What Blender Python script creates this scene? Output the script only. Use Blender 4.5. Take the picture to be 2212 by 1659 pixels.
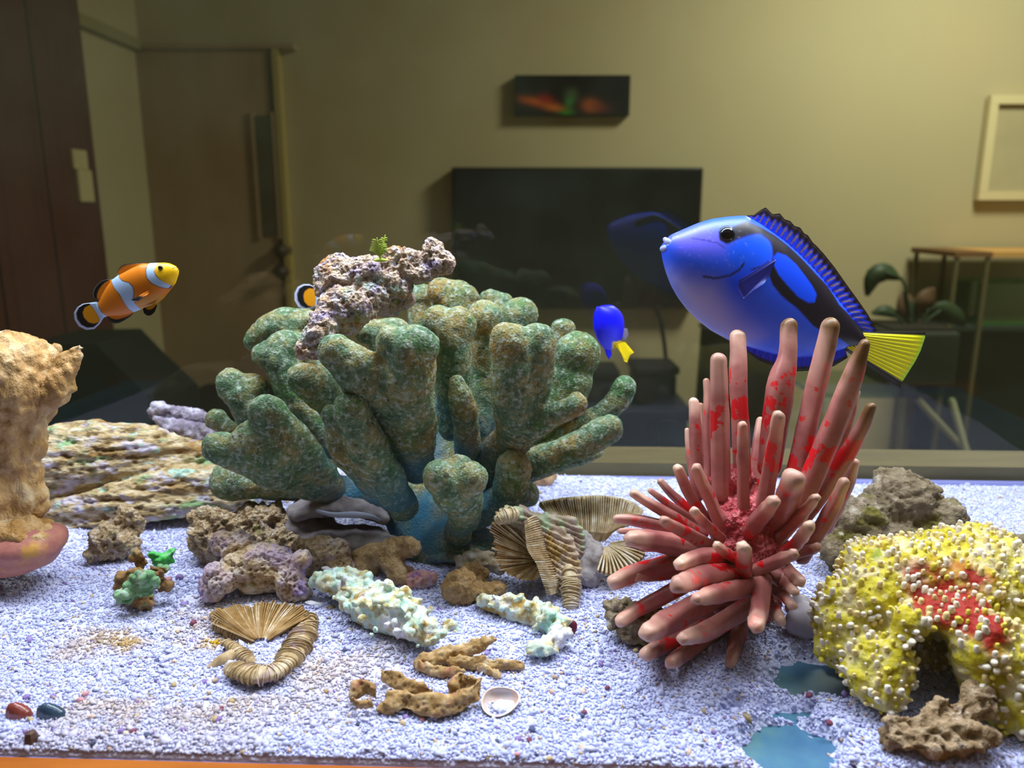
import bpy, bmesh, math, random
import numpy as np
from mathutils import Vector, Matrix

for o in list(bpy.data.objects):
    bpy.data.objects.remove(o)
SC = bpy.context.scene
COL = SC.collection
rnd = random.Random(7)
rng = np.random.default_rng(11)

# ------------------------------------------------------------------ camera
F = 1700.0                     # focal length in pixels of a 2212 px wide frame
TILT = math.radians(12.7)
ZS = 1.0                       # level of the sand above the room floor
ZC = ZS + 0.186                # camera height
cam_d = bpy.data.cameras.new('camera')
cam = bpy.data.objects.new('camera', cam_d)
COL.objects.link(cam)
cam.location = (0, 0, ZC)
cam.rotation_euler = (math.pi / 2 - TILT, 0, 0)
cam_d.sensor_width = 36.0
cam_d.lens = F / 2212.0 * 36.0
cam_d.clip_start = 0.01
cam_d.clip_end = 50
cam_d.dof.use_dof = True
cam_d.dof.focus_distance = 0.36
cam_d.dof.aperture_fstop = 11.0
SC.camera = cam

# ------------------------------------------------------------------ world, lights, exposure
world = bpy.data.worlds.new('world')
SC.world = world
world.use_nodes = True
world.node_tree.nodes['Background'].inputs[0].default_value = (0, 0, 0, 1)
world.node_tree.nodes['Background'].inputs[1].default_value = 0.0     # closed room: only its lamps give light


def area(name, loc, size, size_y, energy, color, rot=(0, 0, 0), spread=180):
    l = bpy.data.lights.new(name, 'AREA')
    l.shape = 'RECTANGLE'
    l.size, l.size_y = size, size_y
    l.energy = energy
    l.color = color
    l.spread = math.radians(spread)
    o = bpy.data.objects.new(name, l)
    COL.objects.link(o)
    o.location = loc
    o.rotation_euler = rot
    return o


# LED strip of the aquarium, hanging above the water, and the ceiling lamp of the room
area('aquarium_led_light_offscreen', (0.02, 0.380, ZS + 0.43), 0.80, 0.10, 6.6, (0.87, 0.92, 1.0))
area('room_ceiling_light_offscreen', (1.45, 2.0, 2.44), 0.5, 0.5, 43.0, (1.0, 0.90, 0.76))
SC.view_settings.view_transform = 'Standard'
SC.view_settings.look = 'None'
SC.view_settings.exposure = 0.0
SC.view_settings.gamma = 1.0
SC.view_settings.use_curve_mapping = False

# ------------------------------------------------------------------ pixel <-> place helpers
CT, ST = math.cos(TILT), math.sin(TILT)


def at(px, py, Y):
    """the point of the place at depth Y seen through pixel (px, py) of the photograph"""
    cx = (px - 1106.0) / F
    cy = -(py - 829.5) / F
    d = (cx, CT + cy * ST, -ST + cy * CT)
    s = Y / d[1]
    return np.array((d[0] * s, Y, ZC + d[2] * s))


def SY(py, z=ZS):
    """depth of the sand at picture row py"""
    cy = -(py - 829.5) / F
    return (z - ZC) / (-ST + cy * CT) * (CT + cy * ST)


def sand_at(px, py, z=ZS):
    return at(px, py, SY(py, z))


def P2M(Y):
    """metres per pixel at depth Y"""
    return Y / F


def lin(c):
    return tuple(((v / 255.0) / 12.92 if v / 255.0 <= 0.04045 else ((v / 255.0 + 0.055) / 1.055) ** 2.4) for v in c)


# ------------------------------------------------------------------ numpy noise
def _h(ix, iy, iz, seed):
    n = (ix.astype(np.int64) * 374761393 + iy.astype(np.int64) * 668265263 + iz.astype(np.int64) * 2147483647 + seed * 974711) & 0xFFFFFFFF
    n = ((n ^ (n >> 13)) * 1274126177) & 0xFFFFFFFF
    n = (n ^ (n >> 16)) & 0xFFFFFFFF
    n = (n * 2246822519) & 0xFFFFFFFF
    n = n ^ (n >> 15)
    return (n & 0xFFFFFF) / float(0xFFFFFF)


def vnoise(P, scale, seed=0):
    Q = P * np.asarray(scale)
    I = np.floor(Q)
    f = Q - I
    f = f * f * (3 - 2 * f)
    r = 0
    for a in (0, 1):
        for b in (0, 1):
            for c in (0, 1):
                w = (f[:, 0] if a else 1 - f[:, 0]) * (f[:, 1] if b else 1 - f[:, 1]) * (f[:, 2] if c else 1 - f[:, 2])
                r = r + w * _h(I[:, 0] + a, I[:, 1] + b, I[:, 2] + c, seed)
    return r * 2 - 1


def fbm(P, scale, octv=3, seed=0):
    s, a, r = np.asarray(scale, float), 1.0, 0
    for k in range(octv):
        r = r + a * vnoise(P, s, seed + 17 * k)
        s = s * 2.03
        a *= 0.5
    return r


def worley(P, scale, seed=0):
    Q = P * np.asarray(scale)
    I = np.floor(Q)
    best = np.full(len(P), 9.0)
    for a in (-1, 0, 1):
        for b in (-1, 0, 1):
            for c in (-1, 0, 1):
                J = I + np.array((a, b, c))
                d = sum((J[:, k] + _h(J[:, 0], J[:, 1], J[:, 2], seed + 5 * k + 1) - Q[:, k]) ** 2 for k in range(3))
                best = np.minimum(best, d)
    return np.sqrt(best)


# ------------------------------------------------------------------ objects
ORG = {}


def tag(o, label=None, cat=None, group=None, kind=None):
    if label: o['label'] = label
    if cat: o['category'] = cat
    if group: o['group'] = group
    if kind: o['kind'] = kind
    return o


def thing(name, label, cat, loc, group=None):
    o = bpy.data.objects.new(name, None)
    COL.objects.link(o)
    o.empty_display_size = 0.01
    o.location = tuple(float(v) for v in loc)
    ORG[o.name] = np.array(loc, float)
    return tag(o, label, cat, group)


def setcol(me, col):
    a = me.color_attributes.new('Col', 'FLOAT_COLOR', 'POINT')
    c = np.ones((len(me.vertices), 4), np.float32)
    c[:, :3] = col
    a.data.foreach_set('color', c.ravel())


def mk(name, V, Fc, mat, parent=None, smooth=True, col=None, loc=None):
    V = np.asarray(V, float)
    org = ORG[parent.name] if parent is not None else (np.asarray(loc, float) if loc is not None else np.zeros(3))
    me = bpy.data.meshes.new(name)
    me.from_pydata([tuple(v) for v in (V - org)], [], [tuple(int(i) for i in f) for f in Fc])
    if smooth:
        me.polygons.foreach_set('use_smooth', [True] * len(me.polygons))
    if col is not None:
        setcol(me, col)
    me.materials.append(mat)
    o = bpy.data.objects.new(name, me)
    COL.objects.link(o)
    if parent is not None:
        o.parent = parent
    else:
        o.location = tuple(org)
    ORG[o.name] = org
    return o


# ------------------------------------------------------------------ primitive shapes (V, F)
def merge(parts):
    V, Fc, n = [], [], 0
    for v, f in parts:
        V.append(np.asarray(v, float))
        Fc += [tuple(i + n for i in q) for q in f]
        n += len(v)
    return np.vstack(V), Fc


def box(c, s, rot=None):
    v = np.array([(x, y, z) for x in (-.5, .5) for y in (-.5, .5) for z in (-.5, .5)]) * np.array(s)
    if rot is not None:
        v = v @ np.array(rot.to_3x3()).T
    return v + np.array(c), [(0, 1, 3, 2), (4, 6, 7, 5), (0, 4, 5, 1), (2, 3, 7, 6), (0, 2, 6, 4), (1, 5, 7, 3)]


def bevbox(c, s, b, rot=None):
    bm = bmesh.new()
    v, f = box((0, 0, 0), s)
    vs = [bm.verts.new(p) for p in v]
    for q in f:
        bm.faces.new([vs[i] for i in q])
    bmesh.ops.recalc_face_normals(bm, faces=bm.faces)
    bmesh.ops.bevel(bm, geom=bm.edges[:], offset=b, segments=2, affect='EDGES', profile=0.5)
    bm.verts.index_update()
    V = np.array([p.co for p in bm.verts])
    Fc = [[p.index for p in g.verts] for g in bm.faces]
    bm.free()
    if rot is not None:
        V = V @ np.array(rot.to_3x3()).T
    return V + np.array(c), Fc


_ICO = {}


def ico(sub):
    if sub not in _ICO:
        bm = bmesh.new()
        bmesh.ops.create_icosphere(bm, subdivisions=sub, radius=1.0)
        bm.verts.index_update()
        _ICO[sub] = (np.array([p.co for p in bm.verts]), [tuple(p.index for p in g.verts) for g in bm.faces])
        bm.free()
    return _ICO[sub]


def ell(c, r, rot=None, sub=3):
    v, f = ico(sub)
    v = v * np.array(r)
    if rot is not None:
        v = v @ np.array(rot.to_3x3()).T
    return v + np.array(c), f


def E(px, py, Y, rx, ry, rd=None, roll=0.0, sub=3):
    """ellipsoid given by pixel, depth and radii in pixels (roll in degrees in the picture plane)"""
    m = P2M(Y)
    rd = rd if rd is not None else (rx + ry) / 2
    return ell(at(px, py, Y), (rx * m, rd * m, ry * m), Matrix.Rotation(math.radians(-roll), 3, 'Y').to_4x4(), sub)


def resample(pts, n):
    pts = np.asarray(pts, float)
    d = np.r_[0, np.cumsum(np.linalg.norm(np.diff(pts[:, :3], axis=0), axis=1))]
    t = np.linspace(0, d[-1], n)
    return np.stack([np.interp(t, d, pts[:, k]) for k in range(pts.shape[1])], 1)


def smooth_path(pts, n):
    """Catmull-Rom through pts (any columns), n samples"""
    p = np.asarray(pts, float)
    if len(p) == 2:
        return np.array([p[0] + (p[1] - p[0]) * t for t in np.linspace(0, 1, n)])
    q = np.vstack([2 * p[0] - p[1], p, 2 * p[-1] - p[-2]])
    out = []
    m = len(p) - 1
    for t in np.linspace(0, m - 1e-6, n):
        i = int(t)
        u = t - i
        a, b, c, d = q[i], q[i + 1], q[i + 2], q[i + 3]
        out.append(0.5 * (2 * b + (c - a) * u + (2 * a - 5 * b + 4 * c - d) * u * u + (3 * b - a - 3 * c + d) * u ** 3))
    return np.array(out)


def tube(path, rad, seg=12, flat=1.0, cap=4, ref=(0, 1, 0), wob=None):
    """closed round-ended tube along path (n,3) with radii rad; flat squashes it along ref"""
    path = np.asarray(path, float)
    rad = np.asarray(rad, float)
    T = np.gradient(path, axis=0)
    T /= np.linalg.norm(T, axis=1)[:, None] + 1e-12
    ref = np.array(ref, float)
    rings, rr, tt = [], [], []
    n = len(path)
    for k in range(cap, 0, -1):
        a = k / cap * math.pi / 2
        rings.append(path[0] - T[0] * rad[0] * math.sin(a)); rr.append(rad[0] * max(math.cos(a), .02)); tt.append(T[0])
    for i in range(n):
        rings.append(path[i]); rr.append(rad[i]); tt.append(T[i])
    for k in range(1, cap + 1):
        a = k / cap * math.pi / 2
        rings.append(path[-1] + T[-1] * rad[-1] * math.sin(a)); rr.append(rad[-1] * max(math.cos(a), .02)); tt.append(T[-1])
    V = []
    for c, r, t in zip(rings, rr, tt):
        d = ref - ref.dot(t) * t
        if np.linalg.norm(d) < 0.15:
            d = np.array((0, 0, 1.0)) - t[2] * t
        d /= np.linalg.norm(d)
        nn = np.cross(t, d)
        for k in range(seg):
            a = 2 * math.pi * k / seg
            w = wob[k] if wob is not None else 1.0
            V.append(c + nn * r * w * math.cos(a) + d * r * w * flat * math.sin(a))
    m = len(rings)
    Fc = []
    for i in range(m - 1):
        for k in range(seg):
            k2 = (k + 1) % seg
            Fc.append((i * seg + k, i * seg + k2, (i + 1) * seg + k2, (i + 1) * seg + k))
    V.append(rings[0]); V.append(rings[-1])
    for k in range(seg):
        k2 = (k + 1) % seg
        Fc.append((m * seg, k2, k))
        Fc.append((m * seg + 1, (m - 1) * seg + k, (m - 1) * seg + k2))
    return np.array(V), Fc


TAPER = [False]


def T(pts, flat=1.0, n=None, seg=14):
    """tube through (px, py, Y, radius_px) points"""
    n = n or 6 * len(pts)
    if TAPER[0]:
        m_ = len(pts)
        pts = [(a, b, c, r * (1 if i < max(1, m_ - 2) else (.92 if i == m_ - 2 and m_ > 2 else .74))) for i, (a, b, c, r) in enumerate(pts)]
    q = smooth_path(pts, n)
    path = np.array([at(a, b, c) for a, b, c, r in q])
    rad = np.array([max(r, .5) * P2M(c) for a, b, c, r in q])
    return tube(path, rad, seg=seg, flat=flat)


# ------------------------------------------------------------------ organic lumps: union, voxel remesh, smooth, displace
def remesh(V, Fc, voxel, smooth=3, cutter=None):
    me = bpy.data.meshes.new('tmp')
    me.from_pydata([tuple(v) for v in V], [], [tuple(f) for f in Fc])
    o = bpy.data.objects.new('tmp', me)
    COL.objects.link(o)
    c = None
    if cutter is not None:
        r0 = o.modifiers.new('r0', 'REMESH'); r0.mode = 'VOXEL'; r0.voxel_size = voxel * 2.2
        mc = bpy.data.meshes.new('tmpc')
        mc.from_pydata([tuple(v) for v in cutter[0]], [], [tuple(f) for f in cutter[1]])
        c = bpy.data.objects.new('tmpc', mc)
        COL.objects.link(c)
        b = o.modifiers.new('b', 'BOOLEAN'); b.operation = 'DIFFERENCE'; b.object = c; b.solver = 'EXACT'
    r = o.modifiers.new('r', 'REMESH'); r.mode = 'VOXEL'; r.voxel_size = voxel
    if smooth:
        s = o.modifiers.new('s', 'SMOOTH'); s.factor = 0.5; s.iterations = smooth
    dg = bpy.context.evaluated_depsgraph_get()
    dg.update()
    out = bpy.data.meshes.new_from_object(o.evaluated_get(dg))
    for x in (o, c):
        if x is not None:
            m0 = x.data
            bpy.data.objects.remove(x)
            bpy.data.meshes.remove(m0)
    nv = len(out.vertices)
    co = np.empty(nv * 3); out.vertices.foreach_get('co', co); co = co.reshape(-1, 3)
    no = np.empty(nv * 3); out.vertices.foreach_get('normal', no); no = no.reshape(-1, 3)
    return out, co, no


def lump(name, parts, mat, parent=None, voxel=0.0012, smooth=4, disp=None, col=None, loc=None, cutter=None):
    V, Fc = merge(parts)
    me, co, no = remesh(V, Fc, voxel, smooth, cutter)
    if disp is not None:
        co = co + no * np.asarray(disp(co, no))[:, None]
    org = ORG[parent.name] if parent is not None else (np.asarray(loc, float) if loc is not None else np.array((co[:, 0].mean(), co[:, 1].mean(), co[:, 2].min())))
    me.vertices.foreach_set('co', (co - org).ravel())
    me.polygons.foreach_set('use_smooth', [True] * len(me.polygons))
    if col is not None:
        setcol(me, col(co, no))
    me.materials.clear()
    me.materials.append(mat)
    me.name = name
    me.update()
    o = bpy.data.objects.new(name, me)
    COL.objects.link(o)
    if parent is not None:
        o.parent = parent
    else:
        o.location = tuple(org)
    ORG[o.name] = org
    return o


def ground(root, bury=.0012, level=None):
    """bring a thing along its sight lines until its lowest point rests in the sand"""
    level = ZS if level is None else level
    obs = [root] + list(root.children_recursive)
    org = ORG[root.name]
    cp = np.array((0, 0, ZC))
    zs = []
    for o in obs:
        if o.type == 'MESH':
            co = np.empty(len(o.data.vertices) * 3)
            o.data.vertices.foreach_get('co', co)
            zs.append(co.reshape(-1, 3)[:, 2].min() + org[2])
    s = (ZC - level + bury) / (ZC - min(zs))
    for o in obs:
        if o.type == 'MESH':
            co = np.empty(len(o.data.vertices) * 3)
            o.data.vertices.foreach_get('co', co)
            o.data.vertices.foreach_set('co', co * s)
            o.data.update()
    new = cp + (org - cp) * s
    root.location = tuple(new)
    for o in obs:
        ORG[o.name] = new
    print('GROUND', root.name, round(s, 3))
    return root


def slab(A, B, thick):
    """thin plate between polylines A and B (same count), thickness across its face"""
    A, B = np.asarray(A, float), np.asarray(B, float)
    n = len(A)
    nr = np.cross(B - A, np.gradient(A + B, axis=0))
    nr /= np.linalg.norm(nr, axis=1)[:, None] + 1e-12
    h = nr * thick / 2
    V = np.vstack([A + h, B + h, A - h, B - h])
    Fc = []
    for i in range(n - 1):
        Fc += [(i, i + 1, n + i + 1, n + i), (2 * n + i, 3 * n + i, 3 * n + i + 1, 2 * n + i + 1),
               (i, 2 * n + i, 2 * n + i + 1, i + 1), (n + i, n + i + 1, 3 * n + i + 1, 3 * n + i)]
    Fc += [(0, n, 3 * n, 2 * n), (n - 1, 3 * n - 1, 4 * n - 1, 2 * n - 1)]
    return V, Fc


# ------------------------------------------------------------------ materials
def newmat(name, rough=0.7, spec=0.3):
    m = bpy.data.materials.new(name)
    m.use_nodes = True
    nt = m.node_tree
    b = nt.nodes['Principled BSDF']
    b.inputs['Roughness'].default_value = rough
    b.inputs['Specular IOR Level'].default_value = spec
    return m, nt, b


def plain(name, c, rough=0.6, spec=0.3, metal=0.0):
    m, nt, b = newmat(name, rough, spec)
    b.inputs['Base Color'].default_value = (*lin(c), 1)
    b.inputs['Metallic'].default_value = metal
    return m


def coords(nt, sc=(1, 1, 1), loc=(0, 0, 0)):
    tc = nt.nodes.new('ShaderNodeTexCoord')
    mp = nt.nodes.new('ShaderNodeMapping')
    mp.inputs['Scale'].default_value = sc
    mp.inputs['Location'].default_value = loc
    nt.links.new(tc.outputs['Object'], mp.inputs['Vector'])
    return mp.outputs['Vector']


def noise(nt, vec, scale, detail=3.0, rough=0.55):
    n = nt.nodes.new('ShaderNodeTexNoise')
    n.inputs['Scale'].default_value = scale
    n.inputs['Detail'].default_value = detail
    n.inputs['Roughness'].default_value = rough
    nt.links.new(vec, n.inputs['Vector'])
    return n.outputs['Fac']


def ramp(nt, fac, stops, inter='LINEAR'):
    r = nt.nodes.new('ShaderNodeValToRGB')
    r.color_ramp.interpolation = inter
    e = r.color_ramp.elements
    while len(e) < len(stops):
        e.new(0.5)
    for k, (p, c) in enumerate(stops):
        e[k].position = p
        e[k].color = (*c, 1)
    nt.links.new(fac, r.inputs['Fac'])
    return r.outputs['Color']


def mix(nt, fac, a, b):
    m = nt.nodes.new('ShaderNodeMix')
    m.data_type = 'RGBA'
    for v, i in ((fac, 0), (a, 6), (b, 7)):
        if isinstance(v, (float, int)):
            m.inputs[i].default_value = v
        elif isinstance(v, tuple):
            m.inputs[i].default_value = (*v, 1)
        else:
            nt.links.new(v, m.inputs[i])
    return m.outputs[2]


def rockmat(name, stops, scale, patches=(), bump=(900, 0.5, 0.0006), pits=None, rough=0.8, stretch=(1, 1, 1), vcol=None, spec=0.25):
    """stops: noise colours; patches: (colour, scale, lo, hi, offset); bump/pits: (scale, strength, distance)"""
    m, nt, b = newmat(name, rough, spec)
    v = coords(nt, stretch)
    col = ramp(nt, noise(nt, v, scale, 5.0, 0.62), [(p, lin(c)) for p, c in stops])
    for pc, ps, lo, hi, off in patches:
        v2 = coords(nt, stretch, (off, off * 1.7, off * 0.6))
        f = ramp(nt, noise(nt, v2, ps, 4.0, 0.6), [(lo, (0, 0, 0)), (hi, (1, 1, 1))])
        col = mix(nt, f, col, lin(pc))
    if vcol:
        at_ = nt.nodes.new('ShaderNodeAttribute')
        at_.attribute_name = 'Col'
        sep = nt.nodes.new('ShaderNodeSeparateColor')
        nt.links.new(at_.outputs['Color'], sep.inputs[0])
        for k, c in enumerate(vcol):
            if c is not None:
                col = mix(nt, sep.outputs[k], col, lin(c))
    nt.links.new(col, b.inputs['Base Color'])
    nrm = None
    for kind, spec_ in (('n', bump), ('v', pits)):
        if not spec_:
            continue
        if kind == 'n':
            h = noise(nt, coords(nt, stretch), spec_[0], 3.0, 0.6)
        else:
            vo = nt.nodes.new('ShaderNodeTexVoronoi')
            vo.inputs['Scale'].default_value = spec_[0]
            nt.links.new(coords(nt, stretch), vo.inputs['Vector'])
            h = vo.outputs['Distance']
        bp = nt.nodes.new('ShaderNodeBump')
        bp.inputs['Strength'].default_value = spec_[1]
        bp.inputs['Distance'].default_value = spec_[2]
        nt.links.new(h, bp.inputs['Height'])
        if nrm is not None:
            nt.links.new(nrm, bp.inputs['Normal'])
        nrm = bp.outputs['Normal']
    if nrm is not None:
        nt.links.new(nrm, b.inputs['Normal'])
    return m


def vcmat(name, rough=0.45, spec=0.4, trans=0.0):
    m, nt, b = newmat(name, rough, spec)
    a = nt.nodes.new('ShaderNodeAttribute')
    a.attribute_name = 'Col'
    nt.links.new(a.outputs['Color'], b.inputs['Base Color'])
    return m


def glassmat(name, tint=(1, 1, 1), refl=0.05, rough=0.0, haze=None):
    m = bpy.data.materials.new(name)
    m.use_nodes = True
    nt = m.node_tree
    nt.nodes.clear()
    out = nt.nodes.new('ShaderNodeOutputMaterial')
    tr = nt.nodes.new('ShaderNodeBsdfTransparent')
    tr.inputs[0].default_value = (*tint, 1)
    gl = nt.nodes.new('ShaderNodeBsdfGlossy')
    gl.inputs['Roughness'].default_value = rough
    mx = nt.nodes.new('ShaderNodeMixShader')
    fr = nt.nodes.new('ShaderNodeFresnel')
    geo = nt.nodes.new('ShaderNodeNewGeometry')      # same reflectance on both faces of the thin pane
    io = nt.nodes.new('ShaderNodeMix')
    io.inputs[2].default_value = 1.0 + refl * 9
    io.inputs[3].default_value = 1.0 / (1.0 + refl * 9)
    nt.links.new(geo.outputs['Backfacing'], io.inputs[0])
    nt.links.new(io.outputs[0], fr.inputs[0])
    nt.links.new(fr.outputs[0], mx.inputs[0])
    nt.links.new(tr.outputs[0], mx.inputs[1])
    nt.links.new(gl.outputs[0], mx.inputs[2])
    last = mx.outputs[0]
    if haze:
        df = nt.nodes.new('ShaderNodeBsdfDiffuse')
        df.inputs[0].default_value = (*haze[0], 1)
        tc = coords(nt, haze[1])
        f = ramp(nt, noise(nt, tc, 1.0, 4.0, 0.6), [(haze[2], (0, 0, 0)), (haze[3], (haze[4],) * 3)])
        m2 = nt.nodes.new('ShaderNodeMixShader')
        nt.links.new(f, m2.inputs[0])
        nt.links.new(last, m2.inputs[1])
        nt.links.new(df.outputs[0], m2.inputs[2])
        last = m2.outputs[0]
    nt.links.new(last, out.inputs[0])
    return m


# ================================================================== the room behind the tank
def wrect(x0, y0, x1, y1, Y):
    ym = (y0 + y1) / 2
    return at(x0, ym, Y)[0], at(x1, ym, Y)[0], at((x0 + x1) / 2, y1, Y)[2], at((x0 + x1) / 2, y0, Y)[2]


def wbox(x0, y0, x1, y1, Y, depth, bev=0.0):
    a, b, c, d = wrect(x0, y0, x1, y1, Y)
    ce, s = ((a + b) / 2, Y + depth / 2, (c + d) / 2), (b - a, depth, d - c)
    return bevbox(ce, s, bev) if bev else box(ce, s)


def structure(name, vf, mat, parent=None):
    o = mk(name, vf[0], vf[1], mat, parent, smooth=False)
    if parent is None:
        o['kind'] = 'structure'
    return o


YB = 3.0
XL = -1.33
wall_m = rockmat('wall_paint', [(0.36, (182, 172, 138)), (0.64, (188, 174, 140))], 1.3, bump=(60, 0.1, 0.002), rough=0.9)
floor_m = rockmat('room_floor', [(0.3, (110, 100, 80)), (0.7, (130, 118, 95))], 3, bump=None, rough=0.5)
ceil_m = plain('ceiling_paint', (196, 190, 158), 0.9)
structure('wall_back', box((0.6, YB + 0.05, 1.25), (4.2, 0.1, 2.5)), wall_m)
structure('wall_left', box((XL - 0.05, 1.0, 1.25), (0.1, 4.0, 2.5)), wall_m)
structure('wall_front', box((0.6, -1.05, 1.25), (4.2, 0.1, 2.5)), wall_m)
structure('wall_right', box((2.65, 1.0, 1.25), (0.1, 4.0, 2.5)), wall_m)
structure('floor', box((0.6, 1.0, -0.05), (4.2, 4.2, 0.1)), floor_m)
structure('ceiling', box((0.6, 1.0, 2.55), (4.2, 4.2, 0.1)), ceil_m)
# cove moulding along the left wall
zt = at(300, 102, YB)[2]
structure('trim_1', box((XL + 0.012, 1.7, zt), (0.03, 2.6, 0.035)), plain('moulding_paint', (150, 140, 98), 0.7))

# door in the back wall
door_m = rockmat('door_veneer', [(0.3, (158, 134, 106)), (0.7, (170, 144, 112))], 2.0, bump=None, rough=0.6, stretch=(6, 6, 1))
pane_m = plain('door_pane_glass', (84, 80, 62), 0.35, 0.4)
brass_m = plain('door_knob_metal', (66, 50, 46), 0.4, 0.4)
gold_m = plain('door_edge_trim', (176, 158, 96), 0.6)
dk = at(620, 600, YB)
door = mk('door_1', *wbox(262, 105, 612, 1230, YB - 0.035, 0.04), door_m, None, False)
door['kind'] = 'structure'
mk('pane', *wbox(557, 250, 592, 508, YB - 0.045, 0.014), pane_m, door, False)
mk('pane_frame', *merge([wbox(549, 242, 556, 516, YB - 0.048, 0.02), wbox(593, 242, 600, 516, YB - 0.048, 0.02)]), door_m, door, False)
mk('edge_trim', *wbox(621, 105, 633, 1230, YB - 0.05, 0.05), gold_m, door, False)
mk('frame_head', *wbox(262, 94, 633, 104, YB - 0.05, 0.05), door_m, door, False)
for py in (542, 588):
    c = at(606, py, YB - 0.07)
    kn = mk('door_knob', *merge([ell(c, (0.025, 0.025, 0.025)), tube([c, c + np.array((0, 0.03, 0))], [0.012, 0.014], 10)]), brass_m, door)
    mk('rosette', *tube([c + np.array((0, .028, 0)), c + np.array((0, .036, 0))], [.033, .033], 20, cap=1, ref=(0, 0, 1)), brass_m, kn)

# dark wooden wardrobe along the left wall with two pale switch plates
wood_d = rockmat('dark_wardrobe_wood', [(0.25, (66, 32, 30)), (0.5, (88, 44, 40)), (0.75, (74, 36, 34))], 3.0, bump=(8, 0.3, 0.004), rough=0.55, stretch=(9, 9, 0.6))
w = thing('wooden_wardrobe', 'tall dark reddish brown wooden panel cabinet along the left wall', 'wardrobe', (XL + 0.03, 1.9, 0))
mk('side_panel', *box((XL + 0.045, 1.83, 1.25), (0.08, 1.22, 2.48)), wood_d, w, False)
for k in range(5):
    mk('plank', *bevbox((XL + 0.089, 1.30 + k * 0.246, 1.25), (0.012, 0.236, 2.44), 0.003), wood_d, w, False)
plate_m = plain('switch_plate_plastic', (196, 182, 140), 0.5)
for (py, h, yy, lab) in ((345, 0.055, 2.32, 'square pale plastic switch plate on the dark wooden cabinet'), (402, 0.09, 2.335, 'tall pale plastic socket plate under the square switch plate')):
    q = at(118 if h < .06 else 131, py, yy)
    o = mk('switch_plate', *bevbox((XL + 0.101, yy, q[2]), (0.012, 0.075, h), 0.003), plate_m, None, False, loc=(XL + 0.095, yy, q[2] - h / 2))
    tag(o, lab, 'switch', 'wall plates on the cabinet')

# television and the narrow picture above it
tv = thing('television', 'flat black wall mounted television with dark screen', 'television', at(1245, 668, 2.96))
blk = plain('black_plastic', (12, 13, 18), 0.35, 0.4)
a, b, c, d = wrect(977, 361, 1513, 666, 2.93)
mk('casing', *bevbox(((a + b) / 2, 2.965, (c + d) / 2), (b - a, 0.06, d - c), 0.006), blk, tv, False)
mk('screen', *box(((a + b) / 2, 2.932, (c + d) / 2 + 0.006), (b - a - 0.025, 0.006, d - c - 0.04)), plain('tv_screen', (6, 9, 18), 0.22, 0.3), tv, False)
cab = [at(1418, 664, 2.9), at(1428, 700, 2.9), at(1436, 750, 2.9), at(1440, 800, 2.88)]
o = mk('television_cable', *tube(smooth_path(cab, 10), [0.008] * 10, 8), blk, None, loc=cab[-1])
tag(o, 'thin dark cable hanging from the television down the wall', 'cable')

pic = thing('wall_picture', 'narrow dark panoramic picture with orange and green blurs above the television', 'picture', at(1236, 252, 2.98))
a, b, c, d = wrect(1112, 162, 1361, 250, 2.96)
mk('picture_frame', *box(((a + b) / 2, 2.98, (c + d) / 2), (b - a, 0.036, d - c)), blk, pic, False)
nx, nz = 60, 24
PV = np.array([(a + (b - a) * (0.01 + 0.98 * i / (nx - 1)), 2.959, c + (d - c) * (0.02 + 0.96 * j / (nz - 1))) for j in range(nz) for i in range(nx)])
U = np.array([(i / (nx - 1), 1 - j / (nz - 1)) for j in range(nz) for i in range(nx)])
pc = np.tile(np.array(lin((10, 11, 20))), (len(PV), 1))


def gau(cx, cy, rx, ry, rot=0.0):
    dx, dy = U[:, 0] - cx, (U[:, 1] - cy) / 2.8
    ca, sa = math.cos(rot), math.sin(rot)
    return np.exp(-(((dx * ca + dy * sa) / rx) ** 2 + ((-dx * sa + dy * ca) / ry) ** 2))[:, None]


for cx, cy, rx, ry, rot, colr in ((0.18, .66, .15, .035, .18, (205, 95, 30)), (.26, .62, .07, .05, .2, (150, 40, 30)), (.34, .82, .10, .03, .15, (200, 110, 40)), (.66, .76, .06, .05, .2, (205, 105, 35)),
                                  (.70, .78, .11, .05, .2, (120, 55, 40)), (.48, .62, .035, .07, .3, (45, 140, 60)), (.45, .95, .06, .035, .0, (40, 130, 40)), (.49, .48, .06, .06, 0, (70, 80, 60))):
    g = gau(cx, cy, rx, ry, rot)
    pc = pc * (1 - .9 * g) + np.array(lin(colr)) * .9 * g
pf = [(j * nx + i, j * nx + i + 1, (j + 1) * nx + i + 1, (j + 1) * nx + i) for j in range(nz - 1) for i in range(nx - 1)]
mk('picture_print', PV, pf, vcmat('picture_print_ink', 0.6, 0.2), pic, col=pc)

# pale framed picture at the right
fp = thing('framed_picture', 'pale framed print hanging on the wall above the wooden rack', 'picture', at(2180, 440, 2.98))
frm = plain('pale_frame_wood', (214, 200, 158), 0.6)
a, b, c, d = wrect(2128, 205, 2330, 432, 2.96)
for s in ((a, b, d - .03, d), (a, b, c, c + .03), (a, a + .03, c + .0305, d - .0305), (b - .03, b, c + .0305, d - .0305)):
    mk('frame_bar', *box(((s[0] + s[1]) / 2, 2.975, (s[2] + s[3]) / 2), (s[1] - s[0], 0.03, s[3] - s[2])), frm, fp, False)
mk('print_paper', *box(((a + b) / 2, 2.985, (c + d) / 2), (b - a - .03, 0.012, d - c - .03)), rockmat('print_paper', [(.3, (170, 160, 128)), (.7, (184, 172, 138))], 6, bump=None), fp, False)

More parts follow.
